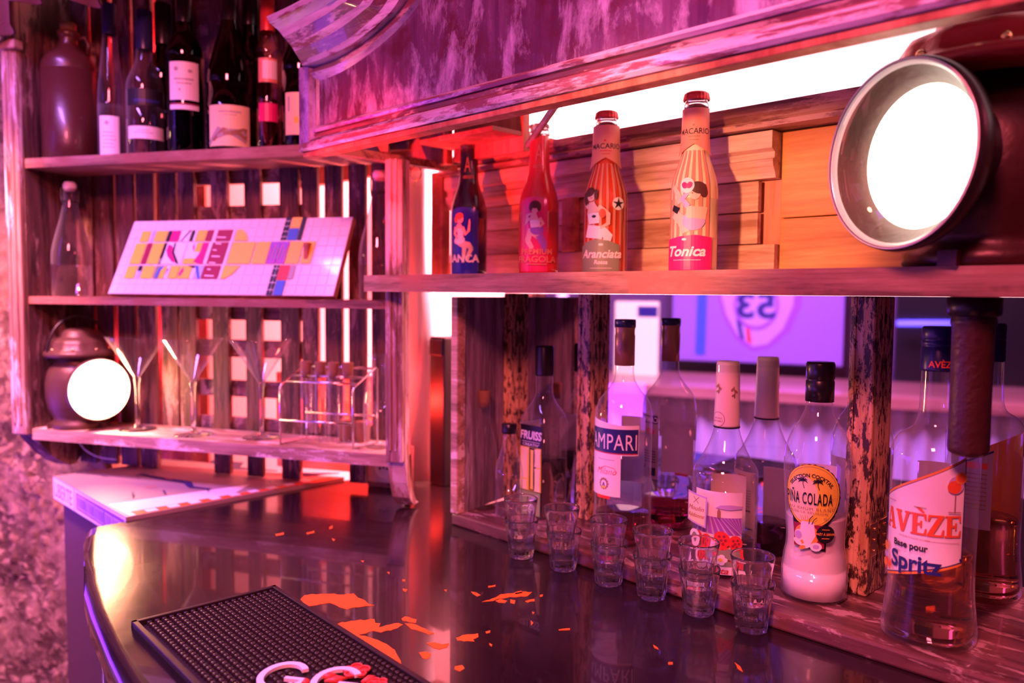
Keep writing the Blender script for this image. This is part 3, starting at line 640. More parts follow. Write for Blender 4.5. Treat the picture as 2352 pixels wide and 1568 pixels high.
n = len(grid[0]); vs = [p for r_ in grid for p in r_]; fs = [(j * n + i, j * n + i + 1, (j + 1) * n + i + 1, (j + 1) * n + i) for j in range(len(grid) - 1) for i in range(n - 1)]
back = [(p[0], -.138, p[2]) for p in grid[-1]]; o_ = len(vs); vs += back; fs += [((len(grid) - 1) * n + i, (len(grid) - 1) * n + i + 1, o_ + i + 1, o_ + i) for i in range(n - 1)]
endp = [grid[j][0] for j in range(len(grid))] + [back[0], (grid[0][0][0], -.138, grid[0][0][2])]; o2 = len(vs); vs += endp; fs.append(tuple(range(o2, o2 + len(endp))))
mb = MB(); mb.add(vs, fs, 0); 
for k in range(len(mb.f)):
    j = k // (n - 1)
    if j in (1, 4, 6): mb.mi[k] = 1
cm = mb.build('crown_moulding', ['pelmet_edge', 'pelmet_dark'], FR, PO, pe)
# boards, batten and beam behind the pelmet
for (x0, x1, nm) in ((-.62, -.115, 0), (-.095, .0, 0), (.001, .070, 1)):
    MB().box(x0, x1, .085, .10, 1.642, 2.0, bev=.001).build('vertical_board', 'red_board', FR, ((x0 + x1) / 2, .09, 1.64))
vb = [o for o in bpy.data.objects if o.name.startswith('vertical_board')]
for o, l in zip(vb, ('wide red-lit upright board behind the left end of the pelmet', 'middle red-lit upright board right of the dark gap behind pelmet', 'red-lit upright board edging the bright window')): tag(o, l, 'board', 'red boards behind the pelmet')
MB().box(-.115, -.095, .101, .106, 1.642, 2.0).build('gap_shade', 'gap_black', FR, (-.10, .10, 1.64)); tag(bpy.data.objects['gap_shade'], 'black strip standing for shade in the gap between red boards', 'board')  # black sheet put behind the gap in place of its shade
MB().box(-.108, .068, .020, .182, 1.6645, 1.672, bev=.001).build('soffit_board', 'red_board', FR, (-.07, .1, 1.6645)); tag(bpy.data.objects['soffit_board'], 'horizontal red-lit board above the panelling rail', 'board')
a = onY(1308, 196, .02, FR); b2 = onY(1212, 335, .078, FR)
g = MB(); g.tube([a, b2], .0055, 4); tag(g.build('slanting_batten', 'pine', FR, tuple(b2)), 'thin slanting batten bracing the red boards by the window', 'batten')
MB().prism([(-.160, -.137), (-.140, -.137), (-.140, .133), (-.160, .133)], 'z', 1.636, 1.649).build('cross_beam', 'dark_rail', FR, (-.15, 0, 1.636)); tag(bpy.data.objects['cross_beam'], 'narrow dark beam running from pelmet end back to panelling', 'beam')
# ================================================================= bottles
def bottle(name, label, base, prof, glass='clear_glass', n=48, group=None, shape=None, mat=None):
    t = thing(name, label, 'bottle', FW, base, group)
    full = [(.0005, 0)] + [(prof[0][0] * .82, 0.0)] + prof
    MB().lathe(full, base, n, shape=shape, mat=mat).build('glass_body' if glass else 'body', glass or mat, FW, base, t)
    return t
def part(t, mb, name, mats, label=None): return mb.build(name, mats, FW, tuple(t.location), t, label)
def ledge_pos(px, b, z=1.069):                   # where a bottle centred on pixel column px stands on the ledge at depth b
    lo, hi = -1.0, 1.6
    for _ in range(40):
        mid = (lo + hi) / 2; p = FR.w((mid, b, z)); d = p - Vector((0, 0, CZ)); x = W_ / 2 + F_ * d.dot(RR) / d.dot(_f)
        if x < px: lo = mid
        else: hi = mid
    return tuple(FR.w((lo, b, z)))
def liquid(t, prof, level, mat_, inset=.0022, floor=.004, shape=None, mat=None, name='liquid'):
    pr = [(max(.0008, r - inset), max(z, floor)) for r, z in prof if z < level]
    ps = sorted(prof, key=lambda p: p[1]); r_ = [a for a in ps if a[1] >= level][0][0]
    pr = [(.0005, floor)] + pr + [(r_ - inset, level), (.0005, level)]
    part(t, MB().lathe(pr, tuple(t.location), 48, shape=shape, mat=mat), name, mat_)
def cap(t, prof, mat_, name='cap', ridges=0, label=None, zr=None):
    sh = (lambda a, z: 1 + .018 * math.cos(a * ridges) * (1 if (zr is None or zr[0] < z < zr[1]) else 0)) if ridges else None
    part(t, MB().lathe([(.0005, prof[0][1])] + prof + [(.0005, prof[-1][1])], tuple(t.location), 96 if ridges else 40, shape=sh), name, mat_, label)
# ---- square cane-syrup bottle
P0 = ledge_pos(1247, .100)
def sq(a, z):
    k = 1.0 if z < .150 else max(0.0, 1 - (z - .150) / .032)
    ca, sa = abs(math.cos(a)), abs(math.sin(a)); q = 1 / (ca ** 7 + sa ** 7) ** (1 / 7.)
    return 1 + (q * .97 - 1) * k
th = facing(P0) + math.radians(45 + 2)
mt = Matrix.Rotation(th, 3, 'Z')
pf = [(.0275, .0), (.0295, .004)] + [(.0295, .02), (.0295, .10), (.0295, .150)] + catmull([(.0295, .150), (.0275, .162), (.021, .176), (.0145, .190), (.0135, .200), (.0135, .226)], 4)
t = bottle('syrup_bottle', 'square clear bottle with black cap and bamboo picture label', P0, pf, n=96, shape=sq, mat=mt)
liquid(t, pf, .090, 'liquid_pale', shape=sq, mat=mt)
cap(t, [(.0148, .222), (.0150, .224), (.0146, .266), (.0135, .2685)], 'cap_black', ridges=0)
dl = Vector((math.cos(th - math.pi / 2 + 0), math.sin(th - math.pi / 2 + 0), 0))
cand = [Vector((math.cos(th + k * math.pi / 2), math.sin(th + k * math.pi / 2), 0)) for k in range(4)]
tocam = Vector((-P0[0], -P0[1], 0)).normalized(); rgt = Vector((-tocam.y, tocam.x, 0))
vis = sorted(cand, key=lambda d: -d.dot(tocam))[:2]; nl = min(vis, key=lambda d: d.dot(rgt))
def flat(P, n_):
    t_ = Vector((-n_.y, n_.x, 0)); return lambda u, v, o: Vector(P) + n_ * (.0288 + o) + t_ * u + Vector((0, 0, v))
it = [(rect(-.023, .023, .006, .146), 5), (rect(-.0225, .0225, .112, .1455), 0), (text_shape('FRUISS', .013, 0, .1305, .028, .12, .86), 1), (rect(-.019, .019, .1195, .1202), 1), (text_shape('CREATIV\'', .0042, 0, .1155, .01, 0, 1.5), 1),
      (rect(-.0225, .0225, .043, .1115), 2), (rect(-.003, .012, .044, .111), 0)]
for cx, w_, z0, z1 in ((-.0135, .0075, .062, .110), (-.0135, .0068, .044, .060), (.0035, .0036, .046, .108), (.0155, .0065, .082, .110), (.0155, .0062, .044, .080)):
    it.append((poly([(cx - w_, z0), (cx + w_, z0), (cx + w_ * .86, z0 + .008), (cx + w_ * .86, z1 - .008), (cx + w_, z1), (cx - w_, z1), (cx - w_ * .86, z1 - .008), (cx - w_ * .86, z0 + .008)]), 3 if cx != .0035 else 2))
    it.append((rect(cx + w_ * .35, cx + w_ * .6, z0 + .002, z1 - .002), 6))
it += [(rect(-.0225, .0225, .006, .0425), 4)] + [(ell(-.017 + k * .006, .034, .0021, .0028, 10), 1) for k in range(3)] + [(rect(.003, .018, .030, .038), 1), (rect(-.016, .017, .022, .0235), 1), (rect(-.012, .012, .016, .0175), 1), (ell(-.002, .029, .002, .002, 3), 0)]
L = decal(MB(), it, flat(P0, nl), step=0); part(t, L, 'front_label', ['black_print', 'white_print', 'yellow_print', 'paleyellow_print', 'green_print', 'black_print', 'cream_print'])
nb = -nl; L = decal(MB(), [(rect(-.023, .023, .085, .146), 0)], flat(P0, sorted(cand, key=lambda d: -d.dot(tocam))[2] if sorted(cand, key=lambda d: -d.dot(tocam))[2] != nb else sorted(cand, key=lambda d: -d.dot(tocam))[3]), step=0)
part(t, L, 'back_label', ['white_print'])
# ---- two small clear bottles in the left corner of the niche
P0 = ledge_pos(1112, .060); pf = [(.019, 0), (.0205, .003), (.0205, .085)] + catmull([(.0205, .085), (.019, .105), (.0125, .128), (.0098, .142), (.0092, .160), (.0096, .172), (.0105, .174)], 4)
t = bottle('slim_bottle', 'slim empty clear bottle with cork stopper in the left corner of the niche', P0, pf)
cap(t, [(.0085, .165), (.0092, .174), (.0100, .190), (.0095, .192)], 'cork', 'cork')
P0 = ledge_pos(1168, .052); pf = [(.019, 0), (.021, .003), (.021, .060)] + catmull([(.021, .060), (.0205, .078), (.0145, .100), (.0098, .118), (.0090, .132), (.0105, .134)], 4)
t = bottle('miniature_bottle', 'short empty clear bottle with flat black cap beside the square bottle', P0, pf)
cap(t, [(.0112, .132), (.0118, .134), (.0118, .146), (.0108, .147)], 'cap_black')
# ---- aperitif bottle with navy band
P0 = ledge_pos(1428, .090)
pf = [(.0395, 0), (.0425, .004), (.0425, .020), (.0405, .030), (.0400, .10), (.0402, .150)] + catmull([(.0402, .150), (.0405, .170), (.0395, .186), (.034, .202), (.0235, .215), (.0155, .228), (.0132, .240), (.0130, .252)], 4) + [(.0130, .290)]
t = bottle('aperitif_bottle', 'clear litre bottle with navy CAMPARI band label and red dregs', P0, pf)
liquid(t, pf, .040, 'liquid_red')
cap(t, [(.0140, .250), (.0141, .292), (.0135, .294), (.0135, .301), (.0142, .303), (.0142, .306)], 'cap_copper', 'foil_capsule')
cap(t, [(.0148, .304), (.0148, .313), (.0142, .315)], 'cap_navy', 'screw_cap')
th = facing(P0) - math.radians(22); fn = radial(pf, P0, th)
it = [(poly([(-.052, .178), (.030, .168), (.040, .168), (.040, .166), (-.052, .166)]), 1), (rect(-.052, .0395, .128, .170), 1), (rect(-.052, .0385, .1295, .1645), 0), (rect(-.052, .0375, .1300, .1310), 3),
      (text_shape('CAMPARI', .0225, -.0115, .1470, .0, 0, .72, 1.06), 1), (rect(-.048, .0130, .070, .1285), 1), (rect(-.026, .004, .1205, .1213), 4),
      (text_shape('Milano', .0095, -.010, .1050, -.012, .45, 1.0), 2), (ell(-.013, .087, .0080, .0080, 40, 0, .10, 12), 5), (ell(-.013, .0865, .0052, .0056), 1), (poly([(-.016, .083), (-.013, .090), (-.010, .083), (-.0118, .083), (-.013, .0862), (-.0142, .083)]), 0),
      (poly([(-.017, .0805), (-.009, .0805), (-.0105, .0835), (-.0155, .0835)]), 6), (rect(-.026, -.002, .066, .0705), 3), (limb([(-.022, .107), (-.010, .112), (.004, .110), (.007, .104), (.003, .101)], .0003), 2)]
part(t, decal(MB(), it, fn), 'front_label', ['navy_print', 'white_print', 'red_print', 'red_print', 'grey_print', 'brown_print', 'yellow_print'])
it = [(rect(-.020, .020, .075, .172), 0), (rect(-.018, .018, .158, .170), 1), (text_shape('CAMPARI', .008, 0, .164, .02, 0, .8), 2), (ell(-.004, .146, .009, .006), 3), (rect(-.005, -.003, .134, .142), 3), (ell(.010, .128, .006, .008), 3), (rect(-.016, -.002, .080, .092), 4), (ell(.010, .092, .004), 4)]
it += [(rect(-.016, .014, .100 + .004 * k, .1012 + .004 * k), 4) for k in range(5)]
part(t, decal(MB(), it, radial(pf, P0, th + math.pi)), 'back_label', ['grey_print', 'navy_print', 'white_print', 'red_print', 'black_print'])
bnd = decal(MB(), [(ell(-.003, .272, .0070, .0080), 1), (ell(-.003, .272, .0058, .0066), 0), (ell(-.003, .272, .003, .0035), 1)], radial([(.0141, .2), (.0141, .31)], P0, th + .25)); part(t, bnd, 'capsule_seal', ['cap_copper', 'brown_print'])
# ---- raspberry syrup liqueur bottle
P0 = ledge_pos(1661, .094)
pf = [(.0375, 0), (.0405, .004), (.0408, .060), (.0408, .118)] + catmull([(.0408, .118), (.0402, .126), (.0365, .134), (.0330, .138), (.030, .144), (.024, .156), (.0178, .172), (.0150, .186), (.0148, .200)], 4) + [(.0148, .262)]
t = bottle('liqueur_bottle', 'clear bottle with raspberry and lavender field label and cream foil neck', P0, pf)
liquid(t, pf, .036, 'liquid_dark')
cap(t, [(.0165, .183), (.0163, .186), (.0146, .262), (.0140, .2655), (.0130, .2665)], 'cap_cream', 'foil_capsule')
cap(t, [(.0167, .1815), (.0167, .1835)], 'gap_black', 'foil_edge')
th = facing(P0); fn = radial(pf, P0, th - .12)
it = [(poly([(-.037, .106), (.027, .116), (.027, .0), (-.037, -.0)] and [(-.037, .004), (.027, .004), (.027, .106), (-.037, .106)]), 0), (rect(-.037, .027, .052, .074), 1)]
for k in range(14): it.append((poly([(-.030 + k * .0042, .074), (-.0290 + k * .0042, .074), (-.036 + k * .0085 - .004, .052), (-.039 + k * .0085 - .004, .052)]), 2))
it = [(clipx(s_, -.037, .027), m_) for s_, m_ in it]
it += [(poly([(-.006, .086), (.0, .090), (.012, .091), (.027, .089), (.027, .086), (.01, .0845)]), 3), (poly([(-.0035, .074), (.0005, .074), (.0005, .082), (-.0015, .086), (-.0035, .082)]), 6), (rect(-.037, .027, .004, .030), 0)]
for cx, cy_, r_, ro in ((-.028, .046, .0075, .3), (-.016, .044, .008, -.2), (.003, .048, .0105, .6), (.018, .044, .0095, .3), (-.030, .034, .006, 0), (-.019, .030, .0085, .2), (-.006, .032, .008, -.4), (.018, .026, .0095, .1), (.006, .034, .007, .5)):
    it.append((ell(min(cx, .027 - r_ * .85), cy_, r_ * .82, r_, 18, ro), 4)); it += [(ell(min(cx, .027 - r_ * .85) + dx * r_, cy_ + dy * r_, r_ * .16), 7) for dx, dy in ((-.3, .3), (.2, .35), (-.1, -.1), (.35, -.1), (-.35, -.35), (.1, -.5))]
it += [(ell(.002, .030, .008, .006, 16, .4), 5), (ell(.012, .031, .0085, .007, 16, -.4), 5), (ell(-.008, .030, .006, .004, 16, .1), 5), (ell(.008, .018, .007, .005, 16, -.3), 5)] + [(ell(.002 + .004 * math.cos(a), .024 + .004 * math.sin(a), .003), 0) for a in (0, 1.25, 2.5, 3.8, 5)] + [(ell(.002, .024, .0022), 8)]
it += [(ell(-.026, .047, .007, .010, 20), 0), (ell(-.026, .047, .0035, .006, 16), 5), (poly([(-.037, .066), (-.013, .061), (-.012, .100), (-.037, .104)]), 9), (poly([(-.0355, .068), (-.0145, .0635), (-.0135, .098), (-.0355, .1015)]), 10)]
it += [(limb([(-.028, .090), (-.021, .098)], .0004), 11), (limb([(-.028, .098), (-.021, .090)], .0004), 11), (text_shape('Moulin', .0062, -.0250, .0840, 0, .4, .85), 11), (text_shape('Valdonne', .0056, -.0245, .0750, 0, .4, .72), 11)]
it += [(rect(-.034, .026, .006, .016), 0), (text_shape('sta', .0075, .004, .011, .02, .3, 1), 4), (rect(.013, .0135, .004, .020), 7)]
part(t, decal(MB(), it, fn), 'front_label', ['white_print', 'violet_print', 'lilac_print', 'lilac_print', 'red_print', 'olive_print', 'brown_print', 'maroon_print', 'yellow_print', 'lilac_print', 'cream_print', 'brown_print'])
it = [(rect(-.024, .024, .004, .112), 0), (rect(-.010, .006, .095, .107), 1)] + [(rect(-.018, .018, .086 - .0035 * k, .0872 - .0035 * k), 2) for k in range(7)] + [(rect(-.018, .014, .058, .0605), 3), (rect(-.022, .022, .034, .036), 3), (rect(-.016, .012, .008, .026), 1)] + [(rect(-.014 + .003 * k, -.0128 + .003 * k, .010, .024), 3) for k in range(8)]
part(t, decal(MB(), it, radial(pf, P0, th + math.pi - .12)), 'back_label', ['cream_print', 'orange_print', 'grey_print', 'black_print'])

it = [(ell(-.012, .193, .0095, .0095, 28), 1), (ell(-.012, .193, .0089, .0089, 28), 0), (text_shape('AROMES', .0022, -.012, .1945, 0, 0, 1), 1), (text_shape('NATURELS', .0022, -.012, .1908, 0, 0, 1), 1)]
def motif(cx, cy_, k): return [(limb([(cx, cy_ - 8 * k), (cx + k, cy_), (cx - k, cy_ + 8 * k)], .9 * k), 1), (ell(cx - 3 * k, cy_ + 4 * k, 3 * k, 1.6 * k, 12, .9), 1), (ell(cx + 3 * k, cy_ + 1 * k, 3 * k, 1.6 * k, 12, -.7), 1), (ell(cx - 2 * k, cy_ - 4 * k, 2.6 * k, 1.3 * k, 12, .5), 1)]
it += motif(.009, .228, .0009) + motif(-.012, .232, .0008)
part(t, decal(MB(), it, radial([(.0165, .183), (.0146, .262)], P0, th)), 'foil_print', ['cap_cream', 'brown_print'])
# ---- pina colada
P0 = ledge_pos(1868, .082)
pf = [(.0330, 0), (.0362, .004), (.0368, .018), (.0366, .034)] + catmull([(.0366, .034), (.0345, .050), (.0325, .062), (.0328, .080), (.0350, .110), (.0368, .140), (.0372, .155), (.0362, .172), (.030, .192), (.021, .207), (.0155, .220), (.0142, .232)], 4) + [(.0142, .25)]
t = bottle('cocktail_bottle', 'clear bottle of white pina colada with round orange label and black cap', P0, pf)
liquid(t, pf, .096, 'milk', .0018, name='milky_cocktail')
cap(t, [(.0158, .229), (.0158, .252), (.0152, .253), (.0152, .255), (.0159, .256), (.0159, .272), (.0150, .2745)], 'cap_black', 'screw_cap', 40, zr=(.257, .271))
th = facing(P0) - math.radians(9); fn = radial(pf, P0, th); it = []
it.append((poly([(-.0215, .066), (.019, .062), (.0215, .100), (-.024, .100)]), 0))
it.append((ell(.0005, .124, .0335, .0375, 72, 0, .018, 30), 0)); it.append((ell(0, .125, .0325, .036, 60), 1)); it.append((ell(0, .125, .0305, .034, 60), 2))
it.append((ell(0, .125, .0300, .0335, 60), 1)); it.append((ell(-.010, .122, .018, .026, 40), 3))
arc = text_shape('SELECTION COCKTAIL', .0042, 0, 0, .03, 0, .95, 1.0)
def bend(sh, cx, cy_, r): return ([(cx + (r + p[1]) * math.sin(p[0] / r), cy_ + (r + p[1]) * math.cos(p[0] / r)) for p in sh[0]], sh[1])
it.append((bend(arc, -.001, .120, .029), 0))
for cx in (-.009, .007):
    it += [(limb([(cx + .0016, .1335), (cx, .1385), (cx + .0005, .143)], .0004), 0)] + [(limb([(cx, .1425), (cx + .0035 * math.cos(a), .1425 + .0030 * math.sin(a) + .0005), (cx + .0058 * math.cos(a), .1425 + .0045 * math.sin(a) - .0015)], [.0007, .0008, .0001]), 0) for a in (-.3, .5, 1.3, 2.0, 2.8, 3.5)]
it += [(text_shape('PIÑA COLADA', .0136, -.003, .1230, .012, 0, .38, 1.14), 0), (text_shape('AU RHUM BLANC', .0032, 0, .1110, 0, 0, 1.25, 1.25), 4), (text_shape('DE LA REUNION', .0026, 0, .1065, 0, 0, 1.2, 1.2), 4), (rect(.018, .029, .1135, .1139), 4), (rect(.021, .0275, .124, .1243), 4), (text_shape('70cl', .0028, .017, .1005, 0, 0, 1), 4), (text_shape('18%', .0028, -.022, .1065, 0, 0, 1), 4)]
it += [(rect(-.019, .016, .066, .093), 5), (ell(-.004, .080, .014, .013), 6), (poly([(-.0095, .096), (.004, .096), (.006, .080), (.001, .070), (-.006, .070), (-.012, .082)]), 7), (ell(-.012, .079, .006, .0065), 7), (ell(-.013, .079, .0042, .0048), 8), (ell(-.014, .071, .006, .003, 16, -.5), 7), (ell(-.004, .068, .006, .003, 16, .3), 7), (ell(.007, .068, .0065, .005, 16, .1), 7), (ell(.007, .068, .0035, .0026, 16), 8), (ell(-.008, .0655, .004, .0022, 12, .4), 6),
       (limb([(-.001, .094), (.0, .100), (.003, .104)], .0004), 0), (limb([(.002, .094), (.004, .099), (.007, .102)], .0004), 0)] + [(limb([(-.008 + .002 * k, .097), (-.010 + .0025 * k, .103)], .0003), 6) for k in range(4)]
it += [(ell(.0165, .0835, .0098, .0102, 32), 0), (rect(.0125, .0205, .0885, .0893), 6), (text_shape('PRÊT À SERVIR', .0026, .0165, .0835, .02, .1, .85), 6), (rect(.0125, .0205, .0783, .0791), 6)]
part(t, decal(MB(), it, fn, vstep=.006), 'front_label', ['black_print', 'yellow_print', 'brown_print', 'cream_print', 'brown_print', 'maroon_print', 'orange_print', 'white_print', 'lilac_print'])
part(t, decal(MB(), [(rect(-.022, .022, .075, .148), 0)], radial(pf, P0, th + math.pi + .12), vstep=.006), 'back_label', ['white_print'])
# ---- gentian spritz bottle
P0 = ledge_pos(2131, .058)
def flare(a, z): return 1 + (.03 * math.cos(4 * a)) * max(0, 1 - z / .05)
pf = [(.0405, 0), (.0445, .004), (.0448, .012)] + catmull([(.0448, .012), (.0425, .032), (.0405, .052), (.0400, .075), (.0405, .12), (.0412, .180), (.0405, .196), (.034, .209), (.0225, .217), (.0185, .224), (.0168, .236), (.0160, .262)], 4) + [(.0155, .30)]
t = bottle('spritz_bottle', 'large clear bottle with slanted AVEZE Spritz label and amber drink', P0, pf, n=64, shape=flare)
liquid(t, pf, .092, 'liquid_amber', .003, .007, shape=flare)
cap(t, [(.0168, .276), (.0170, .278), (.0170, .300), (.0162, .301), (.0170, .302), (.0170, .306), (.0162, .307), (.0170, .308), (.0168, .318), (.0155, .3205)], 'cap_navy', 'screw_cap')
th = facing(P0) - math.radians(10); fn = radial(pf, P0, th)
it = [(poly([(-.054, .148), (.040, .196), (.040, .088), (-.054, .062)]), 0), (poly([(-.054, .1455), (.040, .1935), (.040, .0905), (-.054, .0645)]), 1), (poly([(-.054, .1445), (.0385, .1922), (.0385, .0915), (-.054, .0655)]), 2)]
def serif_word(word, h, x, y, sh, mi, mi2, k=1.0):
    """heavy slab-serif capitals"""
    G = {'A': (1.0, [[(0, 0), (.34, 0), (.34, .09), (.27, .09), (.32, .25), (.62, .25), (.68, .09), (.60, .09), (.60, 0), (1.0, 0), (1.0, .09), (.94, .09), (.64, 1), (.38, 1), (.08, .09), (0, .09)]], [[(.36, .36), (.58, .36), (.47, .72)]]),
         'V': (1.0, [[(0, 1), (.42, 1), (.42, .91), (.35, .91), (.56, .32), (.74, .91), (.66, .91), (.66, 1), (1, 1), (1, .91), (.93, .91), (.60, 0), (.40, 0), (.07, .91), (0, .91)]], []),
         'E': (.86, [[(0, 0), (.86, 0), (.88, .32), (.81, .32), (.74, .09), (.36, .09), (.36, .46), (.52, .46), (.55, .34), (.62, .34), (.62, .68), (.55, .68), (.52, .56), (.36, .56), (.36, .91), (.72, .91), (.79, .70), (.86, .70), (.84, 1), (0, 1), (0, .92), (.10, .92), (.10, .08), (0, .08)]], []),
         'Z': (.86, [[(0, 0), (.86, 0), (.88, .34), (.80, .34), (.72, .09), (.32, .09), (.86, .93), (.86, 1), (.05, 1), (.02, .70), (.10, .70), (.18, .91), (.54, .91), (0, .07)]], [])}
    out = []; cx = x
    for ch in word:
        acc = ch in 'È'; g_ = G['E' if acc else ch]
        for outer in g_[1]:
            P = [(cx + p[0] * h * k + .14 * 0, y + p[1] * h + (cx + p[0] * h * k - x) * sh) for p in outer]
            out.append((poly([(a + .0005, b_ - .0004) for a, b_ in P]), mi2)); out.append((poly(P), mi))
            for hole in g_[2]: out.append((poly([(cx + p[0] * h * k, y + p[1] * h + (cx + p[0] * h * k - x) * sh) for p in hole]), 2))
        if acc: out.append((poly([(cx + .2 * h, y + h * 1.32 + (cx - x) * sh), (cx + .48 * h, y + h * 1.27 + (cx - x) * sh), (cx + .66 * h, y + h * 1.06 + (cx - x) * sh), (cx + .54 * h, y + h * 1.06 + (cx - x) * sh)]), mi))
        cx += (g_[0] + .05) * h * k
    return out
it += serif_word('AVÈZE', .0215, -.0515, .1140, .03, 3, 4, .84)
it += [(rect(.000, .034, .1105, .1109), 4), (text_shape('MAISON FONDEE EN 1929', .0020, -.010, .1110, 0, 0, 1), 4), (rect(-.044, -.032, .1435, .1441), 4), (rect(-.010, .002, .1430, .1436), 4), (text_shape('Base pour', .0066, -.014, .1030, .035, 0, 1.0), 5), (text_shape('Spritz', .0170, -.009, .0865, .030, 0, .98), 1),
       (ell(.028, .1685, .0075, .0085, 24), 6), (ell(.0265, .1665, .0068, .0065, 24), 3), (limb([(.0275, .160), (.0275, .142)], .0005), 4), (rect(.0215, .0335, .1410, .1420), 4), (ell(.0325, .1755, .0058, .0058, 24), 7), (ell(.0325, .1755, .0042, .0042, 24), 3),
       (ell(-.047, .094, .0048), 7), (limb([(-.050, .072), (-.044, .080), (-.038, .074), (-.036, .082)], [.005, .004, .0035, .001]), 3), (ell(-.049, .076, .006, .004), 7), (ell(-.046, .085, .004, .003), 6), (rect(.034, .0355, .093, .096), 1)]
part(t, decal(MB(), it, fn, step=.003), 'front_label', ['orange_print', 'navy_print', 'white_print', 'vermilion_print', 'brown_print', 'black_print', 'lilac_print', 'orange_print'])
it = [(rect(-.026, .026, .085, .175), 0), (poly([(-.026, .175), (.026, .150), (.026, .1525), (-.026, .1775)]), 1), (rect(-.020, .010, .155, .162), 2)] + [(rect(-.020, .018, .148 - .005 * k, .1495 - .005 * k), 3) for k in range(9)]
part(t, decal(MB(), it, radial(pf, P0, th + math.pi)), 'back_label', ['grey_print', 'navy_print', 'vermilion_print', 'brown_print'])
part(t, decal(MB(), [(text_shape('AVÈZE', .0066, .001, .2835, .02, 0, .95), 0)], radial([(.0170, .27), (.0170, .32)], P0, facing(P0) + .12)), 'cap_lettering', ['vermilion_print'])

# ================================================================= pop bottles on the plank
def shelf_pos(px, b): return ledge_pos(px, b, 1.4465)
def pinup(pose, dress, hair, k=1.0, skin=2):
    """small painted figure: returns items using material indices 2 skin, 3 hair, 4 dress, 5 dark"""
    I = []
    if pose == 'sit':
        I += [(limb([(-.004, .034), (.002, .030), (.010, .029), (.014, .024)], [.005, .005, .0045, .003]), skin), (limb([(.014, .025), (.010, .016), (.008, .006)], [.003, .0027, .0015]), skin), (limb([(.004, .028), (.003, .014), (.001, .004)], [.0035, .0025, .0013]), skin), (ell(-.004, .036, .0085, .0055, 20, .2), 4), (limb([(-.003, .038), (-.002, .046), (-.004, .054)], [.0055, .0042, .006]), 4),
              (limb([(-.004, .053), (-.004, .060)], [.006, .0025]), skin), (ell(-.003, .0665, .0052, .0062, 20), skin), (ell(-.004, .0705, .0064, .0048, 20, .2), 3), (ell(-.009, .066, .0025, .005, 16), 3), (limb([(.001, .055), (.006, .044), (.010, .050), (.011, .060), (.011, .066)], [.0022, .002, .0018, .0012, .0006]), skin), (limb([(-.009, .055), (-.011, .046), (-.006, .038)], [.0022, .002, .0012]), skin)]
    elif pose == 'crouch':
        I += [(limb([(.006, .030), (-.006, .034), (-.010, .022)], [.006, .0055, .004]), skin), (limb([(-.010, .024), (-.004, .014), (-.006, .008)], [.004, .003, .002]), skin), (limb([(.006, .030), (.012, .018), (.013, .008)], [.005, .0045, .0035]), 4), (ell(.003, .037, .009, .007, 20), 4), (limb([(.001, .040), (.0, .050)], [.006, .0068]), 1), (limb([(-.001, .050), (-.001, .059)], [.0062, .0026]), skin), (limb([(-.007, .052), (-.012, .044), (-.010, .056), (-.004, .058)], [.002, .002, .002, .001]), skin), (limb([(.006, .052), (.011, .045), (.006, .040)], [.0024, .002, .001]), skin),
              (ell(0, .0645, .0050, .0062, 20), skin), (ell(.0005, .0695, .0068, .005, 20), 3), (ell(.0055, .066, .0025, .0052, 16), 3), (ell(-.005, .066, .0022, .0048, 16), 3)]
    elif pose == 'stand':
        I += [(limb([(-.002, .020), (.0, .034)], [.010, .0085]), 1), (limb([(.006, .030), (.014, .022), (.012, .014)], [.005, .005, .004]), 1), (limb([(-.001, .036), (-.002, .048)], [.006, .0075]), 4), (ell(-.001, .044, .0025, .0016), 5), (limb([(-.002, .048), (-.004, .060)], [.0078, .003]), skin), (limb([(.004, .055), (.014, .046), (.014, .036), (.006, .031)], [.0026, .0024, .002, .0012]), skin), (limb([(-.008, .054), (-.013, .060), (-.010, .070)], [.0024, .002, .001]), skin),
              (ell(-.005, .067, .0050, .0065, 20, .2), skin), (ell(-.007, .071, .0062, .0052, 20, .3), 3), (ell(-.012, .064, .003, .008, 16, .2), 3), (ell(.001, .068, .002, .006, 12), 3), (ell(.008, .047, .0035, .005), 6)]
    else:
        I += [(limb([(-.020, .074), (-.014, .066), (-.010, .056)], [.0022, .003, .004]), skin), (limb([(-.018, .046), (-.008, .038), (-.004, .026)], [.005, .0055, .004]), skin), (limb([(-.020, .052), (-.012, .048)], [.003, .0035]), 5), (ell(.004, .038, .0115, .010, 24, .2), 4), (limb([(.006, .040), (.007, .052)], [.0095, .0105]), skin), (limb([(-.002, .052), (-.008, .060), (-.002, .066)], [.003, .0028, .002]), 4), (ell(.004, .066, .0058, .0070, 20, .3), skin), (ell(.008, .071, .0082, .0062, 20, -.3), 3), (ell(.013, .066, .0035, .005, 16), 3), (ell(-.001, .071, .004, .0035, 16), 3), (ell(.002, .0655, .0009, .0006, 8), 7)]
    if pose != 'lounge': I += [(ell((-.003 if pose == 'sit' else 0 if pose == 'crouch' else -.005) + .001, .0645, .0011, .0006, 8), 7)]
    return [(xf(s_, k), m_) for s_, m_ in I]
PB = [(.0270, 0), (.0302, .003), (.0305, .010), (.0305, .095)] + catmull([(.0305, .095), (.0302, .108), (.0285, .120), (.0240, .135), (.0195, .148), (.0168, .160), (.0152, .185), (.0146, .212)], 4)
NK = [(.0142, .212), (.0158, .2135), (.0158, .219), (.0145, .220), (.0145, .223), (.0155, .2245), (.0155, .229), (.0140, .230)]
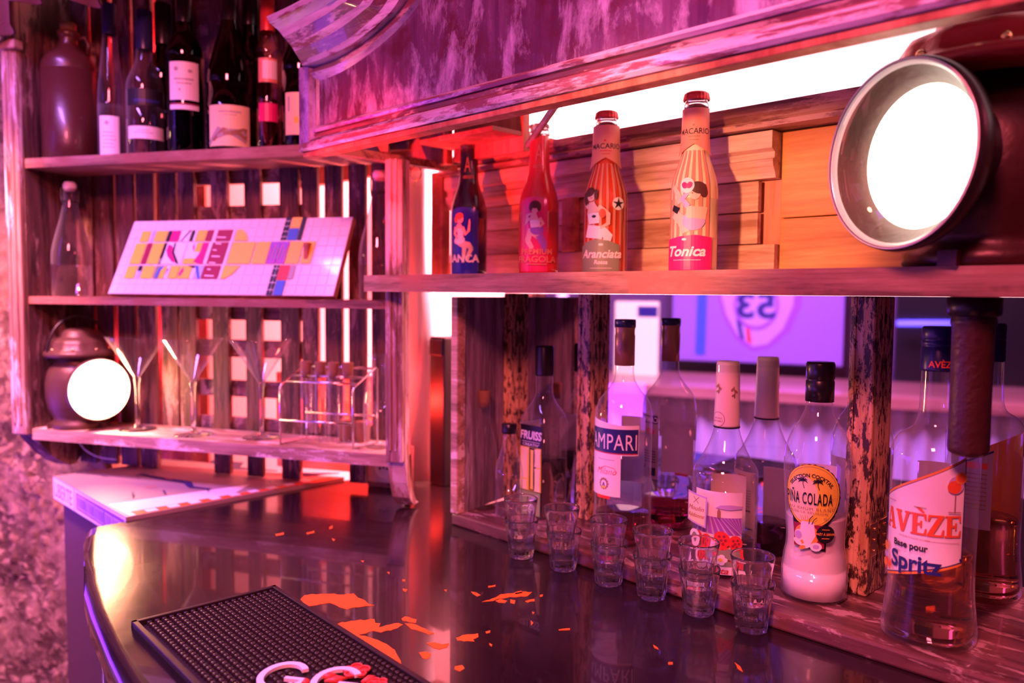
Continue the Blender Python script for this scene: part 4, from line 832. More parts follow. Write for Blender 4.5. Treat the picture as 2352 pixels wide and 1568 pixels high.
def popbottle(px, b, label, coat, mats, items, capped, turn, top=.213):
    P0 = shelf_pos(px, b); t = thing('pop_bottle', label, 'bottle', FW, P0, 'painted pop bottles on the plank')
    part(t, MB().lathe([(.0005, 0)] + PB, P0, 56), 'coated_body', coat)
    part(t, MB().lathe(NK + [(.0110, .2300), (.0105, .2200), (.0105, .2120), (.0142, .2120)], P0, 40), 'glass_neck', 'shot_glass')
    if capped: part(t, MB().lathe([(.0166, .2235), (.0168, .225), (.0160, .2320), (.013, .2342), (.0005, .2346)], P0, 84, shape=lambda a, z: 1 + (.035 * math.cos(21 * a) if z < .230 else 0)), 'crown_cap', 'cap_red')
    part(t, decal(MB(), items, radial(PB, P0, facing(P0) + turn), vstep=.005), 'printed_wrap', mats)
    return t
shiftx = lambda I, dx, dy=0: [(xf(s_, 1, dx, dy), m_) for s_, m_ in I]
base_m = ['blue_coat', 'lilac_print', 'skin_print', 'redhair_print', 'white_print', 'black_print', 'grey_print', 'red_print', 'brown_print']
it = [(rect(-.034, .018, .004, .108), 0), (ell(-.008, .106, .026, .008), 0)] + shiftx(pinup('sit', 0, 0, 1.15), -.010, .018) + [(text_shape('BIANCA', .0125, -.011, .030, .03, 0, .95), 4), (text_shape('A', .026, -.003, .186, -.008, .0, .75), 8), (text_shape('ABBONDIO', .0055, 0, .165, 0, 0, .8), 8)]
popbottle(1076, .086, 'navy pop bottle lettered BIANCA, uncapped, leftmost on the plank', 'navy_coat', base_m, it, False, -.05)
bm2 = ['pink_coat', 'white_print', 'skin_print', 'hair_print', 'violet_print', 'black_print', 'grey_print', 'red_print', 'salmon_print']
it = [(rect(-.032, .014, .006, .112), 0), (ell(-.008, .110, .022, .008), 0)] + shiftx(pinup('crouch', 0, 0, 1.15), -.006, .026) + [(text_shape('PREMIUM', .0085, -.003, .036, .02, 0, 1.0), 8), (text_shape('FRAGOLA', .0095, -.003, .0245, .02, 0, 1.05), 8), (rect(-.018, .012, .0160, .0172), 8), (text_shape('A', .026, -.001, .186, -.008, 0, .75), 8), (text_shape('ABBONDIO', .0055, 0, .165, 0, 0, .8), 8)]
popbottle(1236, .083, 'red pop bottle with dark-haired figure, uncapped, second on the plank', 'redclear_coat', bm2, it, False, .0)
def stripes(mi, w_=.0048, u0=-.094, n_=20, z1=.158): return [(rect(u0 + k * .0096, u0 + k * .0096 + w_, .002, z1), mi) for k in range(n_)]
bm3 = ['vermilion_print', 'white_print', 'skin_print', 'hair_print', 'white_print', 'black_print', 'red_print', 'red_print', 'olive_print', 'salmon_print', 'grey_print']
def neck_label(col, txt): return [(poly([(-.040, .212), (.040, .212), (.040, .150), (.022, .158), (0, .166), (-.022, .158), (-.040, .150)]), col), (text_shape('MACARIO', .0075, 0, .1825, .01, 0, 1.5), 5), (rect(-.012, .012, .1748, .1762), 6), (rect(-.009, .009, .1705, .1716), 6), (ell(-.002, .190, .0028, .0016, 8), 6)]
it = stripes(9, .0036) + shiftx(pinup('stand', 0, 0, 1.28), -.013, .026) + [(ell(.018, .100, .0085, .009), 1), (ell(.018, .100, .006, .006, 10, .3, .5, 5), 5), (poly([(-.034, .002), (.020, .002), (.020, .042), (.006, .048), (-.010, .050), (-.024, .047), (-.034, .040)]), 8), (text_shape('Aranciata', .0118, -.0045, .0300, .022, .28, .86), 1), (text_shape('Rossa', .0058, -.004, .018, .02, .2, .9), 1), (ell(-.004, .0425, .003, .0016, 8), 1), (rect(-.018, .010, .009, .0096), 1)] + neck_label(9, 1)
popbottle(1388, .098, 'orange striped pop bottle lettered Aranciata with red crown cap', 'redorange_coat', bm3, it, True, -.03)
bm4 = ['cream_print', 'white_print', 'skin_print', 'hair_print', 'lilac_print', 'black_print', 'brown_print', 'red_print', 'magenta_print', 'salmon_print', 'grey_print']
it = stripes(9, .0050, -.040, 7) + shiftx(pinup('lounge', 0, 0, 1.25), -.002, .020) + [(ell(-.006, .112, .0088, .010), 1), (ell(-.009, .112, .0035, .0045, 12, .5), 8), (ell(-.003, .112, .0035, .0045, 12, -.5), 8), (poly([(-.034, .002), (.026, .002), (.026, .046), (.006, .049), (-.010, .048), (-.034, .044)]), 8), (text_shape('Tonica', .0130, -.006, .0290, .03, .28, 1.0), 1), (ell(-.008, .0435, .003, .0016, 8), 1), (rect(-.022, .012, .017, .0176), 1)] + neck_label(9, 1)
popbottle(1591, .092, 'cream and pink striped pop bottle lettered Tonica with red crown cap', 'cream_coat', bm4, it, True, -.10)

# ================================================================= stacked shot glasses
def shot_mesh():
    H, n = .054, 80
    def ext(a, z): 
        k = max(0.0, min(1.0, (.036 - z) / .010)) * max(0.0, min(1.0, (z + .001) / .003))
        q = math.cos(math.pi / 10) / math.cos(((a + math.pi / 10) % (math.pi / 5)) - math.pi / 10); return 1 + (q ** 1.7 * 1.035 - 1) * k
    o = [(.0005, .0012), (.0120, .0008), (.0158, .0), (.0168, .0014), (.0176, .006), (.0205, .030), (.0216, .0385), (.0222, .041), (.0236, .0500), (.0240, .0530), (.0236, .0541), (.0228, .0540)]
    i_ = [(.0222, .0528), (.0216, .044), (.0204, .036), (.0175, .0160), (.0155, .0112), (.0100, .0100), (.0005, .0098)]
    return MB().lathe(o, (0, 0, 0), n, shape=ext).lathe([(.0228, .0540)] + i_, (0, 0, 0), n)
sm = shot_mesh(); proto = None
stk = [(1197, -.0215, 'first'), (1294, -.0165, 'second'), (1397, -.0150, 'third'), (1497, -.0135, 'fourth'), (1604, -.0135, 'fifth'), (1726, -.0110, 'sixth')]
words = ['leftmost', 'second', 'third', 'fourth', 'fifth', 'rightmost']
offs = [(-.0012, .0015, .029), (-.003, 0, .031), (-.0008, 0, .030), (0, 0, .030), (-.0015, 0, .031), (-.001, 0, .030)]
for i, (px, b, _) in enumerate(stk):
    P = Vector(ledge_pos(px, b - .008, 1.0502))
    for up in (0, 1):
        if proto is None:
            proto = sm.build('shot_glass', 'shot_glass', FW, (0, 0, 0)); o = proto
        else: o = proto.copy(); C.objects.link(o)
        o.location = P + (Vector((offs[i][0], offs[i][1], offs[i][2])) if up else Vector((0, 0, 0)))
        o.rotation_euler = (0, 0, .3 * i + .2 * up)
        pos = ('%s stack from the left' % words[i]) if 0 < i < 5 else ('%s stack on the counter' % words[i])
        tag(o, ('upper faceted shot glass nested in the ' if up else 'lower faceted shot glass of the ') + pos, 'shot glass', 'shot glasses stacked in pairs along the ledge')
# ================================================================= lanterns
def lantern(label, fr, base, k, yaw, lens_mat, col, group, handle=True, kv=1.0, kl=1.0, ring='reflector', lr=1.0):
    """old railway hand lamp: drum body, domed vented lid, big glass lens in a projecting rim; yaw = world angle the lens faces"""
    t = thing('railway_lantern', label, 'lantern', fr, base, group); B = Vector(fr.w(base)); t.rotation_euler = (0, 0, 0)
    def bld(mb, name, mats, par=t, lab=None): return mb.build(name, mats, FW, tuple(B), par, lab)
    c = tuple(B)
    body = [(.0005, 0), (.052, 0), (.054, .003), (.054, .012), (.048, .016), (.050, .024), (.058, .040), (.062, .065), (.062, .090), (.058, .112), (.050, .126), (.045, .132), (.045, .146)]
    kz = k * kv
    bld(MB().lathe([(r * k, z * kz) for r, z in body], c, 56, cap1=False), 'body', col)
    lid = [(.047, .140), (.062, .143), (.064, .146), (.064, .152), (.060, .155), (.054, .160), (.052, .170), (.049, .176), (.040, .181), (.034, .183), (.033, .190), (.028, .196), (.016, .200), (.0005, .202)]
    lo = bld(MB().lathe([(r * k * kl, z * kz) for r, z in lid], c, 64, shape=lambda a, z: 1 + (.02 * math.cos(12 * a) if z > .158 * kz and z < .18 * kz else 0)), 'vented_lid', 'lantern_red' if k > 1 else col)
    for j in range(16):
        a = 2 * math.pi * j / 16 + .1; g = MB(); g.lathe([(.0005, 0), (.0042 * k, .0)], tuple(B + Vector((math.cos(a) * .0625 * k * kl, math.sin(a) * .0625 * k * kl, .1490 * kz))), 14, mat=Matrix.Rotation(a, 3, 'Z') @ Matrix.Rotation(math.pi / 2, 3, 'Y') @ Matrix.Scale(1, 3)); bld(g, 'vent_hole', 'brass', lo)
    for j in range(8):
        a = 2 * math.pi * j / 8 + .3; g = MB(); g.sphere(tuple(B + Vector((math.cos(a) * .0555 * k * kl, math.sin(a) * .0555 * k * kl, .1585 * kz))), .0035 * k, n=6); bld(g, 'stud', 'brass', lo)
    d = Vector((math.cos(yaw), math.sin(yaw), 0)); R = Matrix(((d.y, 0, d.x), (-d.x, 0, d.y), (0, 1, 0)))  # local z -> d
    lc = B + Vector((0, 0, .082 * kz))
    hood = [(.042, .040), (.044, .060), (.050, .066), (.057, .070), (.0605, .074), (.0615, .080), (.0605, .085), (.0585, .086)]
    hd = bld(MB().lathe([(r * k, z * k) for r, z in hood], tuple(lc), 72, mat=R), 'lens_hood', 'lantern_brown' if k < 1 else 'black_metal')
    bld(MB().lathe([(r * k, z * k) for r, z in [(.0585, .086), (.0575, .083), (.0540, .078), (.0445 * lr, .072), (.0405 * lr, .066), (.0405 * lr, .060)]], tuple(lc), 72, mat=R), 'reflector_ring', ring, hd)
    bld(MB().lathe([(r * k, z * k) for r, z in [(.0560, .0815), (.0580, .0850), (.0596, .0862), (.0600, .0845)]], tuple(lc), 72, mat=R), 'rim_bead', 'reflector', hd)
    bld(MB().lathe([(r * k, z * k) for r, z in [(.0405 * lr, .064), (.034 * lr, .0665), (.022, .070), (.010, .0715), (.0005, .072)]], tuple(lc), 56, mat=R), 'lit_lens', lens_mat, hd)
    bld(MB().lathe([(r * k, z * k) for r, z in [(.0600, .0835), (.048, .0905), (.030, .095), (.012, .0965), (.0005, .097)]], tuple(lc), 56, mat=R), 'cover_glass', 'lens_glass', hd)
    if handle:
        pts = [B + Vector((math.cos(yaw + math.pi / 2) * .060 * k * math.cos(a), math.sin(yaw + math.pi / 2) * .060 * k * math.cos(a), .150 * kz + .075 * kz * math.sin(a))) for a in [math.radians(x) for x in range(-10, 191, 10)]]
        bld(MB().tube(pts, .0030 * k, 8), 'carrying_handle', 'black_metal')
    for a in (2.2, 4.4, 0.2): bld(MB().box(-.006 * k, .006 * k, .046 * k, .060 * k, 0, .010 * k, mat=Matrix.Translation(B) @ Matrix.Rotation(a, 4, 'Z')), 'foot', col)
    return t
lbp = (-1.274, 1.262, 1.147)
lantern('small lit brown railway lantern at the left end of the lowest shelf', FL, lbp, .98, math.radians(-90 + 52), 'lamp_lens_hot', 'lantern_brown', 'railway lanterns')
lantern('large lit railway lantern at the right end of the plank shelf', FR, (.741, .018, 1.4465), 1.36, math.radians(-90 - 70), 'lamp_lens_big', 'lantern_paint', 'railway lanterns', kv=.86, kl=1.16, ring='lantern_brown', lr=1.14)
# ================================================================= hanging leather handle under the plank
t = thing('hanging_baton', 'brown leather-wrapped baton hanging under the plank before the spritz bottle', 'baton', FR, (.735, .0, 1.273)); B = Vector(FR.w((.735, 0, 1.273)))
MB().lathe([(.0005, 1.273), (.012, 1.273), (.0165, 1.276), (.0175, 1.280), (.0172, 1.33), (.0178, 1.393), (.0190, 1.395), (.0190, 1.399), (.0182, 1.401), (.0185, 1.42)], (B.x, B.y, 0), 40, shape=lambda a, z: 1 + .012 * math.sin(3 * a + z * 60)).build('grip', 'leather', FW, tuple(B), t)
MB().lathe([(.0192, 1.402), (.0225, 1.404), (.0228, 1.419), (.0185, 1.42)], (B.x, B.y, 0), 32).build('collar', 'black_metal', FW, tuple(B), t)
for o in t.children: o.rotation_euler = (0, 0, -FR.t); 
t.rotation_euler = (0, 0, 0)
for o in t.children: o.rotation_euler = (0, 0, 0)
# ================================================================= top shelf of the left unit
def lpos(px, Y, z): p = onY(px, 700, Y, FL); return tuple(FL.w((p.x, Y, z)))
ZT, ZM, ZB = 1.668, 1.405, 1.147
# stoneware flagon
P0 = lpos(172, 1.262, ZT)
pf = [(.046, 0), (.0495, .004), (.0495, .03), (.0495, .17)] + catmull([(.0495, .17), (.0475, .186), (.039, .200), (.026, .212), (.018, .222), (.0165, .236)], 4) + [(.0195, .240), (.0195, .248), (.0160, .250)]
t = bottle('stoneware_flagon', 'tall reddish-brown stoneware flagon at the left end of the top shelf', P0, pf, 'stoneware')
g = MB(); a0 = facing(P0) + 1.3
g.tube([Vector(P0) + Vector((math.cos(a0) * r, math.sin(a0) * r, z)) for r, z in ((.017, .236), (.030, .240), (.036, .226), (.034, .206))], .0045, 8); part(t, g, 'handle', 'stoneware')
cap(t, [(.013, .246), (.015, .262), (.013, .266)], 'cork', 'stopper')
def wine(px, Y, label, rb, hb, prof_neck, glass, items, mats, capm=None, caph=None, liq=None, turn=0, z=ZT, nm='wine_bottle', grp='bottles on the top shelf'):
    P0 = lpos(px, Y, z); pf = [(rb * .95, 0), (rb, .003), (rb, hb * .5), (rb, hb)] + catmull([(rb, hb)] + prof_neck, 4)
    t = bottle(nm, label, P0, pf, glass, 40, group=grp)
    if liq: liquid(t, pf, liq[0], liq[1])
    if capm: part(t, MB().lathe([(prof_neck[-1][0] + .0012, caph[0]), (prof_neck[-1][0] + .0012, caph[1]), (.0005, caph[1] + .001)], P0, 32), 'capsule', capm)
    if items: part(t, decal(MB(), items, radial(pf, P0, facing(P0) + turn), step=.006), 'label', mats)
    return t
def lines(x0, x1, z0, z1, n, mi): return [(rect(x0 + (x1 - x0) * (.1 * (k % 3)), x1 - (x1 - x0) * (.12 * ((k + 1) % 3)), z0 + (z1 - z0) * k / n, z0 + (z1 - z0) * k / n + .0011), mi) for k in range(n)]
wine(265, 1.262, 'slender clear hock bottle with narrow white label, second on the top shelf', .0235, .10, [(.022, .135), (.017, .18), (.0125, .23), (.0118, .29)], 'smoke_glass', [(rect(-.021, .016, .006, .079), 0), (ell(-.006, .066, .004), 1)] + lines(-.015, .010, .020, .055, 5, 1), ['white_print', 'grey_print'], 'cap_navy', (.235, .292), turn=-.1)
wine(343, 1.262, 'clear bottle with dark shoulders and narrow white band label on the top shelf', .0335, .12, [(.032, .140), (.022, .165), (.0145, .19), (.0135, .27)], 'smoke_glass', [(rect(-.036, .036, .031, .054), 0), (rect(-.022, .012, .0415, .0428), 1), (rect(-.016, .006, .0465, .0475), 1), (rect(-.036, .036, .092, .122), 2), (rect(-.020, .026, .098, .103), 3)], ['white_print', 'grey_print', 'black_print', 'navy_print'], 'cap_navy', (.20, .272))
wine(434, 1.258, 'dark bottle with tall white wine label and second thin band', .0330, .175, [(.032, .192), (.023, .212), (.0150, .232), (.0140, .30)], 'dark_glass', [(rect(-.030, .024, .095, .163), 0), (rect(-.030, .024, .078, .0865), 0), (rect(-.030, .024, .0875, .0895), 2), (ell(-.016, .150, .004), 1), (ell(.008, .147, .004, .003), 1), (rect(-.020, .014, .131, .1335), 1), (rect(-.016, .010, .124, .1256), 1), (ell(-.010, .113, .002), 1)], ['white_print', 'grey_print', 'maroon_print'], 'cap_black', (.24, .302), (.07, 'liquid_dark'))
it = [(rect(-.042, .038, .008, .080), 0), (rect(-.020, .020, .067, .0695), 1), (rect(-.012, .012, .062, .0634), 1)] + [(limb([(-.042 + .01 * k, .012 + .006 * k), (-.02 + .01 * k, .038 - .002 * k), (.0 + .008 * k, .030 + .003 * k), (.030, .018 + .006 * k)], [.003, .0045, .002, .0045]), 2 if k % 2 else 1) for k in range(4)]
wine(536, 1.262, 'broad dark sparkling wine bottle with wave-pattern label', .0405, .12, [(.039, .145), (.029, .185), (.0185, .222), (.0150, .245), (.0145, .30)], 'dark_glass', it, ['cream_print', 'grey_print', 'brown_print'], 'cap_black', (.22, .302), turn=-.05)
wine(621, 1.258, 'slim clear bottle of pink liquor with red label on the top shelf', .0200, .17, [(.0195, .18), (.014, .195), (.0115, .21), (.0115, .27)], 'pink_glass', [(rect(-.0185, .0175, .118, .160), 0), (rect(-.010, .0165, .124, .156), 1), (rect(-.0185, .0175, .050, .082), 2)], ['salmon_print', 'white_print', 'magenta_print'], 'cap_red', (.21, .272), (.09, 'liquid_rose'))
wine(697, 1.255, 'dark bottle with cream label half hidden by the pelmet end', .0340, .13, [(.033, .15), (.023, .18), (.0145, .21), (.0140, .30)], 'dark_glass', [(rect(-.032, .034, .020, .092), 0), (rect(-.026, -.022, .060, .085), 2), (ell(-.010, .045, .004, .006), 1), (ell(.012, .080, .004), 2)], ['cream_print', 'yellow_print', 'grey_print'], 'cap_black', (.22, .302))
wine(385, 1.300, 'dark bottle standing behind the band-label bottle on the top shelf', .030, .15, [(.029, .17), (.018, .20), (.014, .22), (.0138, .295)], 'dark_glass', None, None, 'cap_black', (.22, .297))
wine(580, 1.302, 'dark bottle standing behind the sparkling wine bottle', .030, .16, [(.029, .18), (.018, .21), (.014, .23), (.0138, .295)], 'dark_glass', None, None, 'cap_black', (.24, .297))
# ================================================================= middle shelf: swing-top bottles and tile picture
def swing(px, Y, label):
    P0 = lpos(px, Y, ZM); pf = [(.032, 0), (.0355, .004), (.0355, .06)] + catmull([(.0355, .06), (.0350, .085), (.029, .115), (.0195, .150), (.0135, .180), (.0115, .205), (.0122, .211)], 4)
    t = bottle('swing_top_bottle', label, P0, pf, 'smoke_glass', group='swing-top bottles')
    part(t, MB().lathe([(.0085, .206), (.0120, .212), (.0122, .219), (.009, .224), (.0005, .225)], P0, 32), 'porcelain_stopper', 'plastic_white')
    a0 = facing(P0) + math.pi / 2; d = Vector((math.cos(a0), math.sin(a0), 0)); f2 = Vector((math.cos(a0 - math.pi / 2), math.sin(a0 - math.pi / 2), 0)); B = Vector(P0); g = MB()
    for s_ in (-1, 1): g.tube([B + d * .013 * s_ + Vector((0, 0, .219)), B + d * .0155 * s_ + Vector((0, 0, .205)), B + d * .0150 * s_ + f2 * .004 + Vector((0, 0, .190)), B + d * .0135 * s_ + f2 * .010 + Vector((0, 0, .178))], .0012, 6)
    g.tube([B + d * .0135 * math.cos(a) + f2 * .0135 * math.sin(a) + Vector((0, 0, .186)) for a in [k * math.pi / 10 for k in range(20)]], .0012, 6, closed=True)
    part(t, g, 'wire_bail', 'black_metal'); return t
swing(167, 1.262, 'empty swing-top glass bottle at the left end of the middle shelf')
swing(872, 1.270, 'empty swing-top glass bottle at the right end of the middle shelf')
# mosaic picture leaning back
bl = Vector(onY(248, 672, 1.218, FL)); br = Vector(onY(765, 675, 1.218, FL)); HH = .158; lean = math.radians(27)
x0, x1 = -1.156, -.683
t = thing('tile_plaque', 'white tiled plaque with yellow bottle mosaic leaning on the middle shelf', 'plaque', FL, ((x0 + x1) / 2, 1.225, ZM))
Yb, Zb = 1.2155, ZM + .0065
def pq(u, v, o): return Vector((x0 + u, Yb + v * math.sin(lean) - o * math.cos(lean), Zb + v * math.cos(lean) + o * math.sin(lean)))
g = MB(); Wp = x1 - x0
vs = [pq(a, b_, c_) for c_ in (-.012, -.0005) for b_ in (0, HH) for a in (0, Wp)]
g.add(vs, [(0, 1, 3, 2), (4, 5, 7, 6), (0, 1, 5, 4), (2, 3, 7, 6), (0, 2, 6, 4), (1, 3, 7, 5)])
g.build('board', 'red_board', FL, ((x0 + x1) / 2, 1.225, ZM), t)
g = MB(); g.add([pq(a, b_, 0) for b_ in (0, HH) for a in (0, Wp)], [(0, 1, 3, 2)], 0)
NXt, NZt = 25, 8; dx, dz = Wp / NXt, HH / NZt
def cell(u0, u1, v0, v1, mi, o=.0010):
    vs = [pq(a, b_, c_) for c_ in (0, o) for b_ in (v0, v1) for a in (u0, u1)]
    g.add(vs, [(4, 5, 7, 6), (0, 1, 5, 4), (2, 3, 7, 6), (0, 2, 6, 4), (1, 3, 7, 5)], mi)
for i in range(NXt):
    for j in range(NZt): cell(i * dx + .0007, (i + 1) * dx - .0007, j * dz + .0007, (j + 1) * dz - .0007, 1)
g.build('pale_tiles', ['grout', 'tile_pale'], FL, ((x0 + x1) / 2, 1.225, ZM), t)
it = []
Y_, MA, BK, BL, WH, RD, PU, OL, MG = range(9)
def tl(u0, u1, v0, v1, mi): it.append((rect(u0 * Wp, u1 * Wp, v0 * HH, v1 * HH), mi))
# bottle: body rows (v .20-.38, .39-.68, .69-.85), neck
for (u0, u1, v0, v1, mi) in [(.052, .100, .20, .37, Y_), (.106, .125, .20, .30, 9), (.106, .125, .30, .37, BK), (.130, .185, .20, .37, Y_), (.052, .105, .395, .68, Y_), (.109, .133, .395, .68, MA), (.137, .190, .395, .68, Y_), (.062, .105, .70, .85, Y_), (.112, .128, .70, .85, 9), (.133, .188, .70, .85, Y_),
    (.190, .205, .395, .68, BK), (.192, .208, .70, .85, BK), (.21, .25, .70, .85, MG), (.256, .30, .70, .85, WH), (.304, .318, .70, .85, BK), (.320, .330, .70, .85, WH), (.332, .375, .70, .85, Y_), (.378, .405, .70, .85, MA),
    (.206, .300, .395, .68, WH), (.304, .372, .395, .68, WH), (.306, .370, .395, .47, Y_), (.345, .372, .55, .68, Y_), (.376, .400, .395, .68, MG), (.190, .206, .40, .47, OL), (.403, .417, .395, .68, WH),
    (.190, .215, .20, .37, OL), (.218, .240, .20, .37, Y_), (.243, .258, .20, .37, WH), (.262, .300, .20, .37, Y_), (.304, .360, .20, .37, Y_), (.362, .378, .20, .37, WH), (.380, .412, .20, .37, 9),
    (.420, .490, .395, .68, MA), (.415, .488, .20, .37, MA), (.425, .497, .70, .85, MA), (.496, .505, .20, .85, WH)]: tl(u0, u1, v0, v1, mi)
it += [(([(p[0] * Wp, p[1] * HH) for p in q], [tuple(range(len(q)))]), mi) for q, mi in [
    ([(.212, .66), (.232, .64), (.262, .50), (.276, .41), (.255, .42), (.225, .50), (.210, .58)], MG), ([(.238, .68), (.246, .68), (.252, .55), (.290, .40), (.276, .40), (.240, .55)], BK), ([(.372, .68), (.400, .68), (.392, .52), (.376, .40), (.355, .42), (.372, .55)], MG),
    ([(.300, .85), (.29, .85), (.262, .70), (.27, .70)], BK), ([(.330, .62), (.345, .55), (.335, .68)], MG), ([(.20, .22), (.205, .33), (.225, .37), (.232, .37), (.215, .30), (.208, .20)], BL), ([(.370, .37), (.400, .20), (.41, .20), (.385, .37)], BL),
    ([(.335, .37), (.37, .33), (.372, .37)], BK), ([(.245, .33), (.252, .33), (.248, .22)], BK), ([(.318, .36), (.326, .30), (.315, .22), (.305, .26)], MG),
    ([(.512, .70), (.512, .85), (.535, .85), (.556, .80), (.575, .70)], Y_), ([(.502, .37), (.502, .20), (.520, .20), (.548, .26), (.575, .37)], Y_)]]
for k in range(7):                                  # pale strokes of the upright lettering block
    it.append((limb([((.428 + .003 * (k % 2)) * Wp, (.23 + .085 * k + .01) * HH), ((.470 - .012 * ((k * 5) % 3)) * Wp, (.235 + .085 * k) * HH)], .0011), WH))
for (u0, u1, v0, v1, mi) in [(.510, .612, .395, .68, Y_), (.618, .680, .395, .68, Y_), (.682, .722, .395, .68, PU), (.724, .762, .395, .68, PU), (.765, .822, .395, .68, Y_), (.829, .872, .395, .68, Y_),
    (.722, .735, .0, .375, BK), (.737, .747, .0, .375, BK), (.749, .792, .19, .375, RD), (.751, .790, .0, .18, BL), (.717, .728, .70, 1.0, BK), (.730, .741, .70, 1.0, BK), (.745, .787, .86, 1.0, Y_), (.744, .786, .70, .85, BL), (.789, .806, .70, 1.0, BK), (.794, .815, .20, .375, 10)]: tl(u0, u1, v0, v1, mi)
for k in range(16): it.append((limb([((.684 + .0048 * k) * Wp, (.40 + .03 * (k % 3)) * HH), ((.690 + .0048 * k) * Wp, (.60 + .04 * (k % 2)) * HH)], .0007), [MG, BL, OL][k % 3]))
for k in range(4): it.append((rect(.7355 * Wp, .7365 * Wp, (.03 + .09 * k) * HH, (.10 + .09 * k) * HH), WH)); it.append((rect(.722 * Wp, .747 * Wp, (.06 + .09 * k) * HH, (.067 + .09 * k) * HH), WH)); it.append((rect(.717 * Wp, .741 * Wp, (.74 + .07 * k) * HH, (.746 + .07 * k) * HH), WH))
g = MB()
for sh, mi in it:                                   # tiles stand proud of the pale ground
    P_ = sh[0]; n = len(P_)
    for f in sh[1]:
        pass
    decal(g, [(sh, mi)], lambda u, v, o: pq(u, v, o), step=0, base=.0022 + .00003 * len(g.f) ** .5)
mosaic = g.build('mosaic', ['yellow_print', 'maroon_print', 'black_print', 'blue_print', 'white_print', 'red_print', 'violet_print', 'olive_print', 'magenta_print', 'lightblue_print', 'grey_print'], FL, ((x0 + x1) / 2, 1.225, ZM), t)
MB().box(x1 - .075, x1 - .068, Yb + .030, Yb + .075, ZM + .001, ZM + .10).build('prop_leg', 'red_board', FL, ((x0 + x1) / 2, 1.225, ZM), t)
# ================================================================= lowest shelf: martini glasses, test tube rack, carafe
def martini():
    t = thing('martini_glass', 'x', 'glass', FL, (0, 0, 0), 'martini glasses on the lowest shelf')
    MB().lathe([(.0030, .098), (.0055, .103), (.0545, .1800), (.0552, .1815), (.0545, .1818)], (0, 0, 0), 56).build('bowl', 'clear_glass', FW, (0, 0, 0), t)
    MB().lathe([(.0005, .0), (.034, .0), (.0345, .0010), (.033, .0020), (.018, .0035), (.0075, .0065), (.0042, .012), (.0036, .030), (.0036, .075), (.0044, .090), (.0064, .099), (.0050, .1035), (.0005, .1015)], (0, 0, 0), 40).build('stem_and_foot', 'shot_glass', FW, (0, 0, 0), t)
    return t
mg = martini()
for i, (px, Y, lb) in enumerate(((311, 1.268, 'clear martini glass beside the small lit lantern'), (440, 1.256, 'middle one of the three clear martini glasses'), (598, 1.272, 'clear martini glass next to the test tube rack'))):
    o = mg if i == 0 else copy_tree(mg); o.location = lpos(px, Y, ZB + .0003); o['label'] = lb
RO = (-.722, 1.255, ZB); t = thing('test_tube_rack', 'chromed wire rack holding glass test tubes on the lowest shelf', 'rack', FL, RO)
ax0, ax1, cy0, cy1 = -.793, -.650, 1.222, 1.288; Z = ZB; w_ = .0019
for x in (ax0, ax1): MB().tube([(x, cy0, Z + .0016), (x, cy0, Z + .104), (x + .001, cy0 + .004, Z + .109), (x + .012, cy1 - .004, Z + .138), (x + .013, cy1, Z + .136), (x + .013, cy1, Z + .0016), (x, cy0, Z + .0016)], w_, 8).build('end_frame', 'steel', FL, RO, t)
for (y, z, dxx) in ((cy0 + .012, Z + .113, .003), (cy0 + .032, Z + .122, .006), (cy1 - .004, Z + .136, .012), (cy0, Z + .045, 0), (cy1, Z + .050, .013)):
    MB().tube([(ax0 + dxx, y, z), (ax1 + dxx, y, z)], w_ * 1.15, 8).build('rail', 'steel', FL, RO, t)
tp = None
for i, x in enumerate((-.768, -.741, -.713, -.686)):
    lb = ['leftmost corked test tube in the wire rack', 'second corked test tube in the wire rack', 'third corked test tube in the wire rack', 'rightmost corked test tube in the wire rack'][i]
    if tp is None:
        tp = thing('test_tube', lb, 'test tube', FL, (0, 0, 0), 'test tubes in the wire rack')
        MB().lathe([(.0005, .0), (.005, .0016), (.0085, .006), (.0098, .012), (.0098, .128), (.0106, .130)], (0, 0, 0), 28).build('tube', 'clear_glass', FL, (0, 0, 0), tp).rotation_euler = (0, 0, 0)
        MB().lathe([(.0005, .116), (.0085, .117), (.0092, .128), (.0100, .144), (.0095, .146), (.0005, .146)], (0, 0, 0), 20).build('cork', 'cork', FL, (0, 0, 0), tp); o = tp
    else: o = copy_tree(tp)
    o.location = FL.w((x + .006, 1.257 + .003 * (i % 2), ZB + .0015)); o['label'] = lb
for i, x in enumerate((-.705, -.672)):
    o = MB().lathe([(.0005, 0), (.0115, 0), (.0125, .002), (.0145, .036), (.0138, .038), (.0005, .038)], FL.w((x, 1.300, ZB)), 28).build('cork_stopper', 'cork', FW, tuple(FL.w((x, 1.300, ZB))))
    tag(o, ['left cork stopper standing behind the test tube rack', 'right cork stopper standing behind the test tube rack'][i], 'cork', 'cork stoppers behind the rack')
P0 = lpos(869, 1.262, ZB); pf = [(.022, 0), (.0245, .003), (.0265, .05), (.0262, .075)] + catmull([(.0262, .075), (.024, .100), (.0185, .125), (.0160, .150), (.0175, .165)], 4)
bottle('glass_carafe', 'plain clear glass carafe at the right end of the lowest shelf', P0, pf)
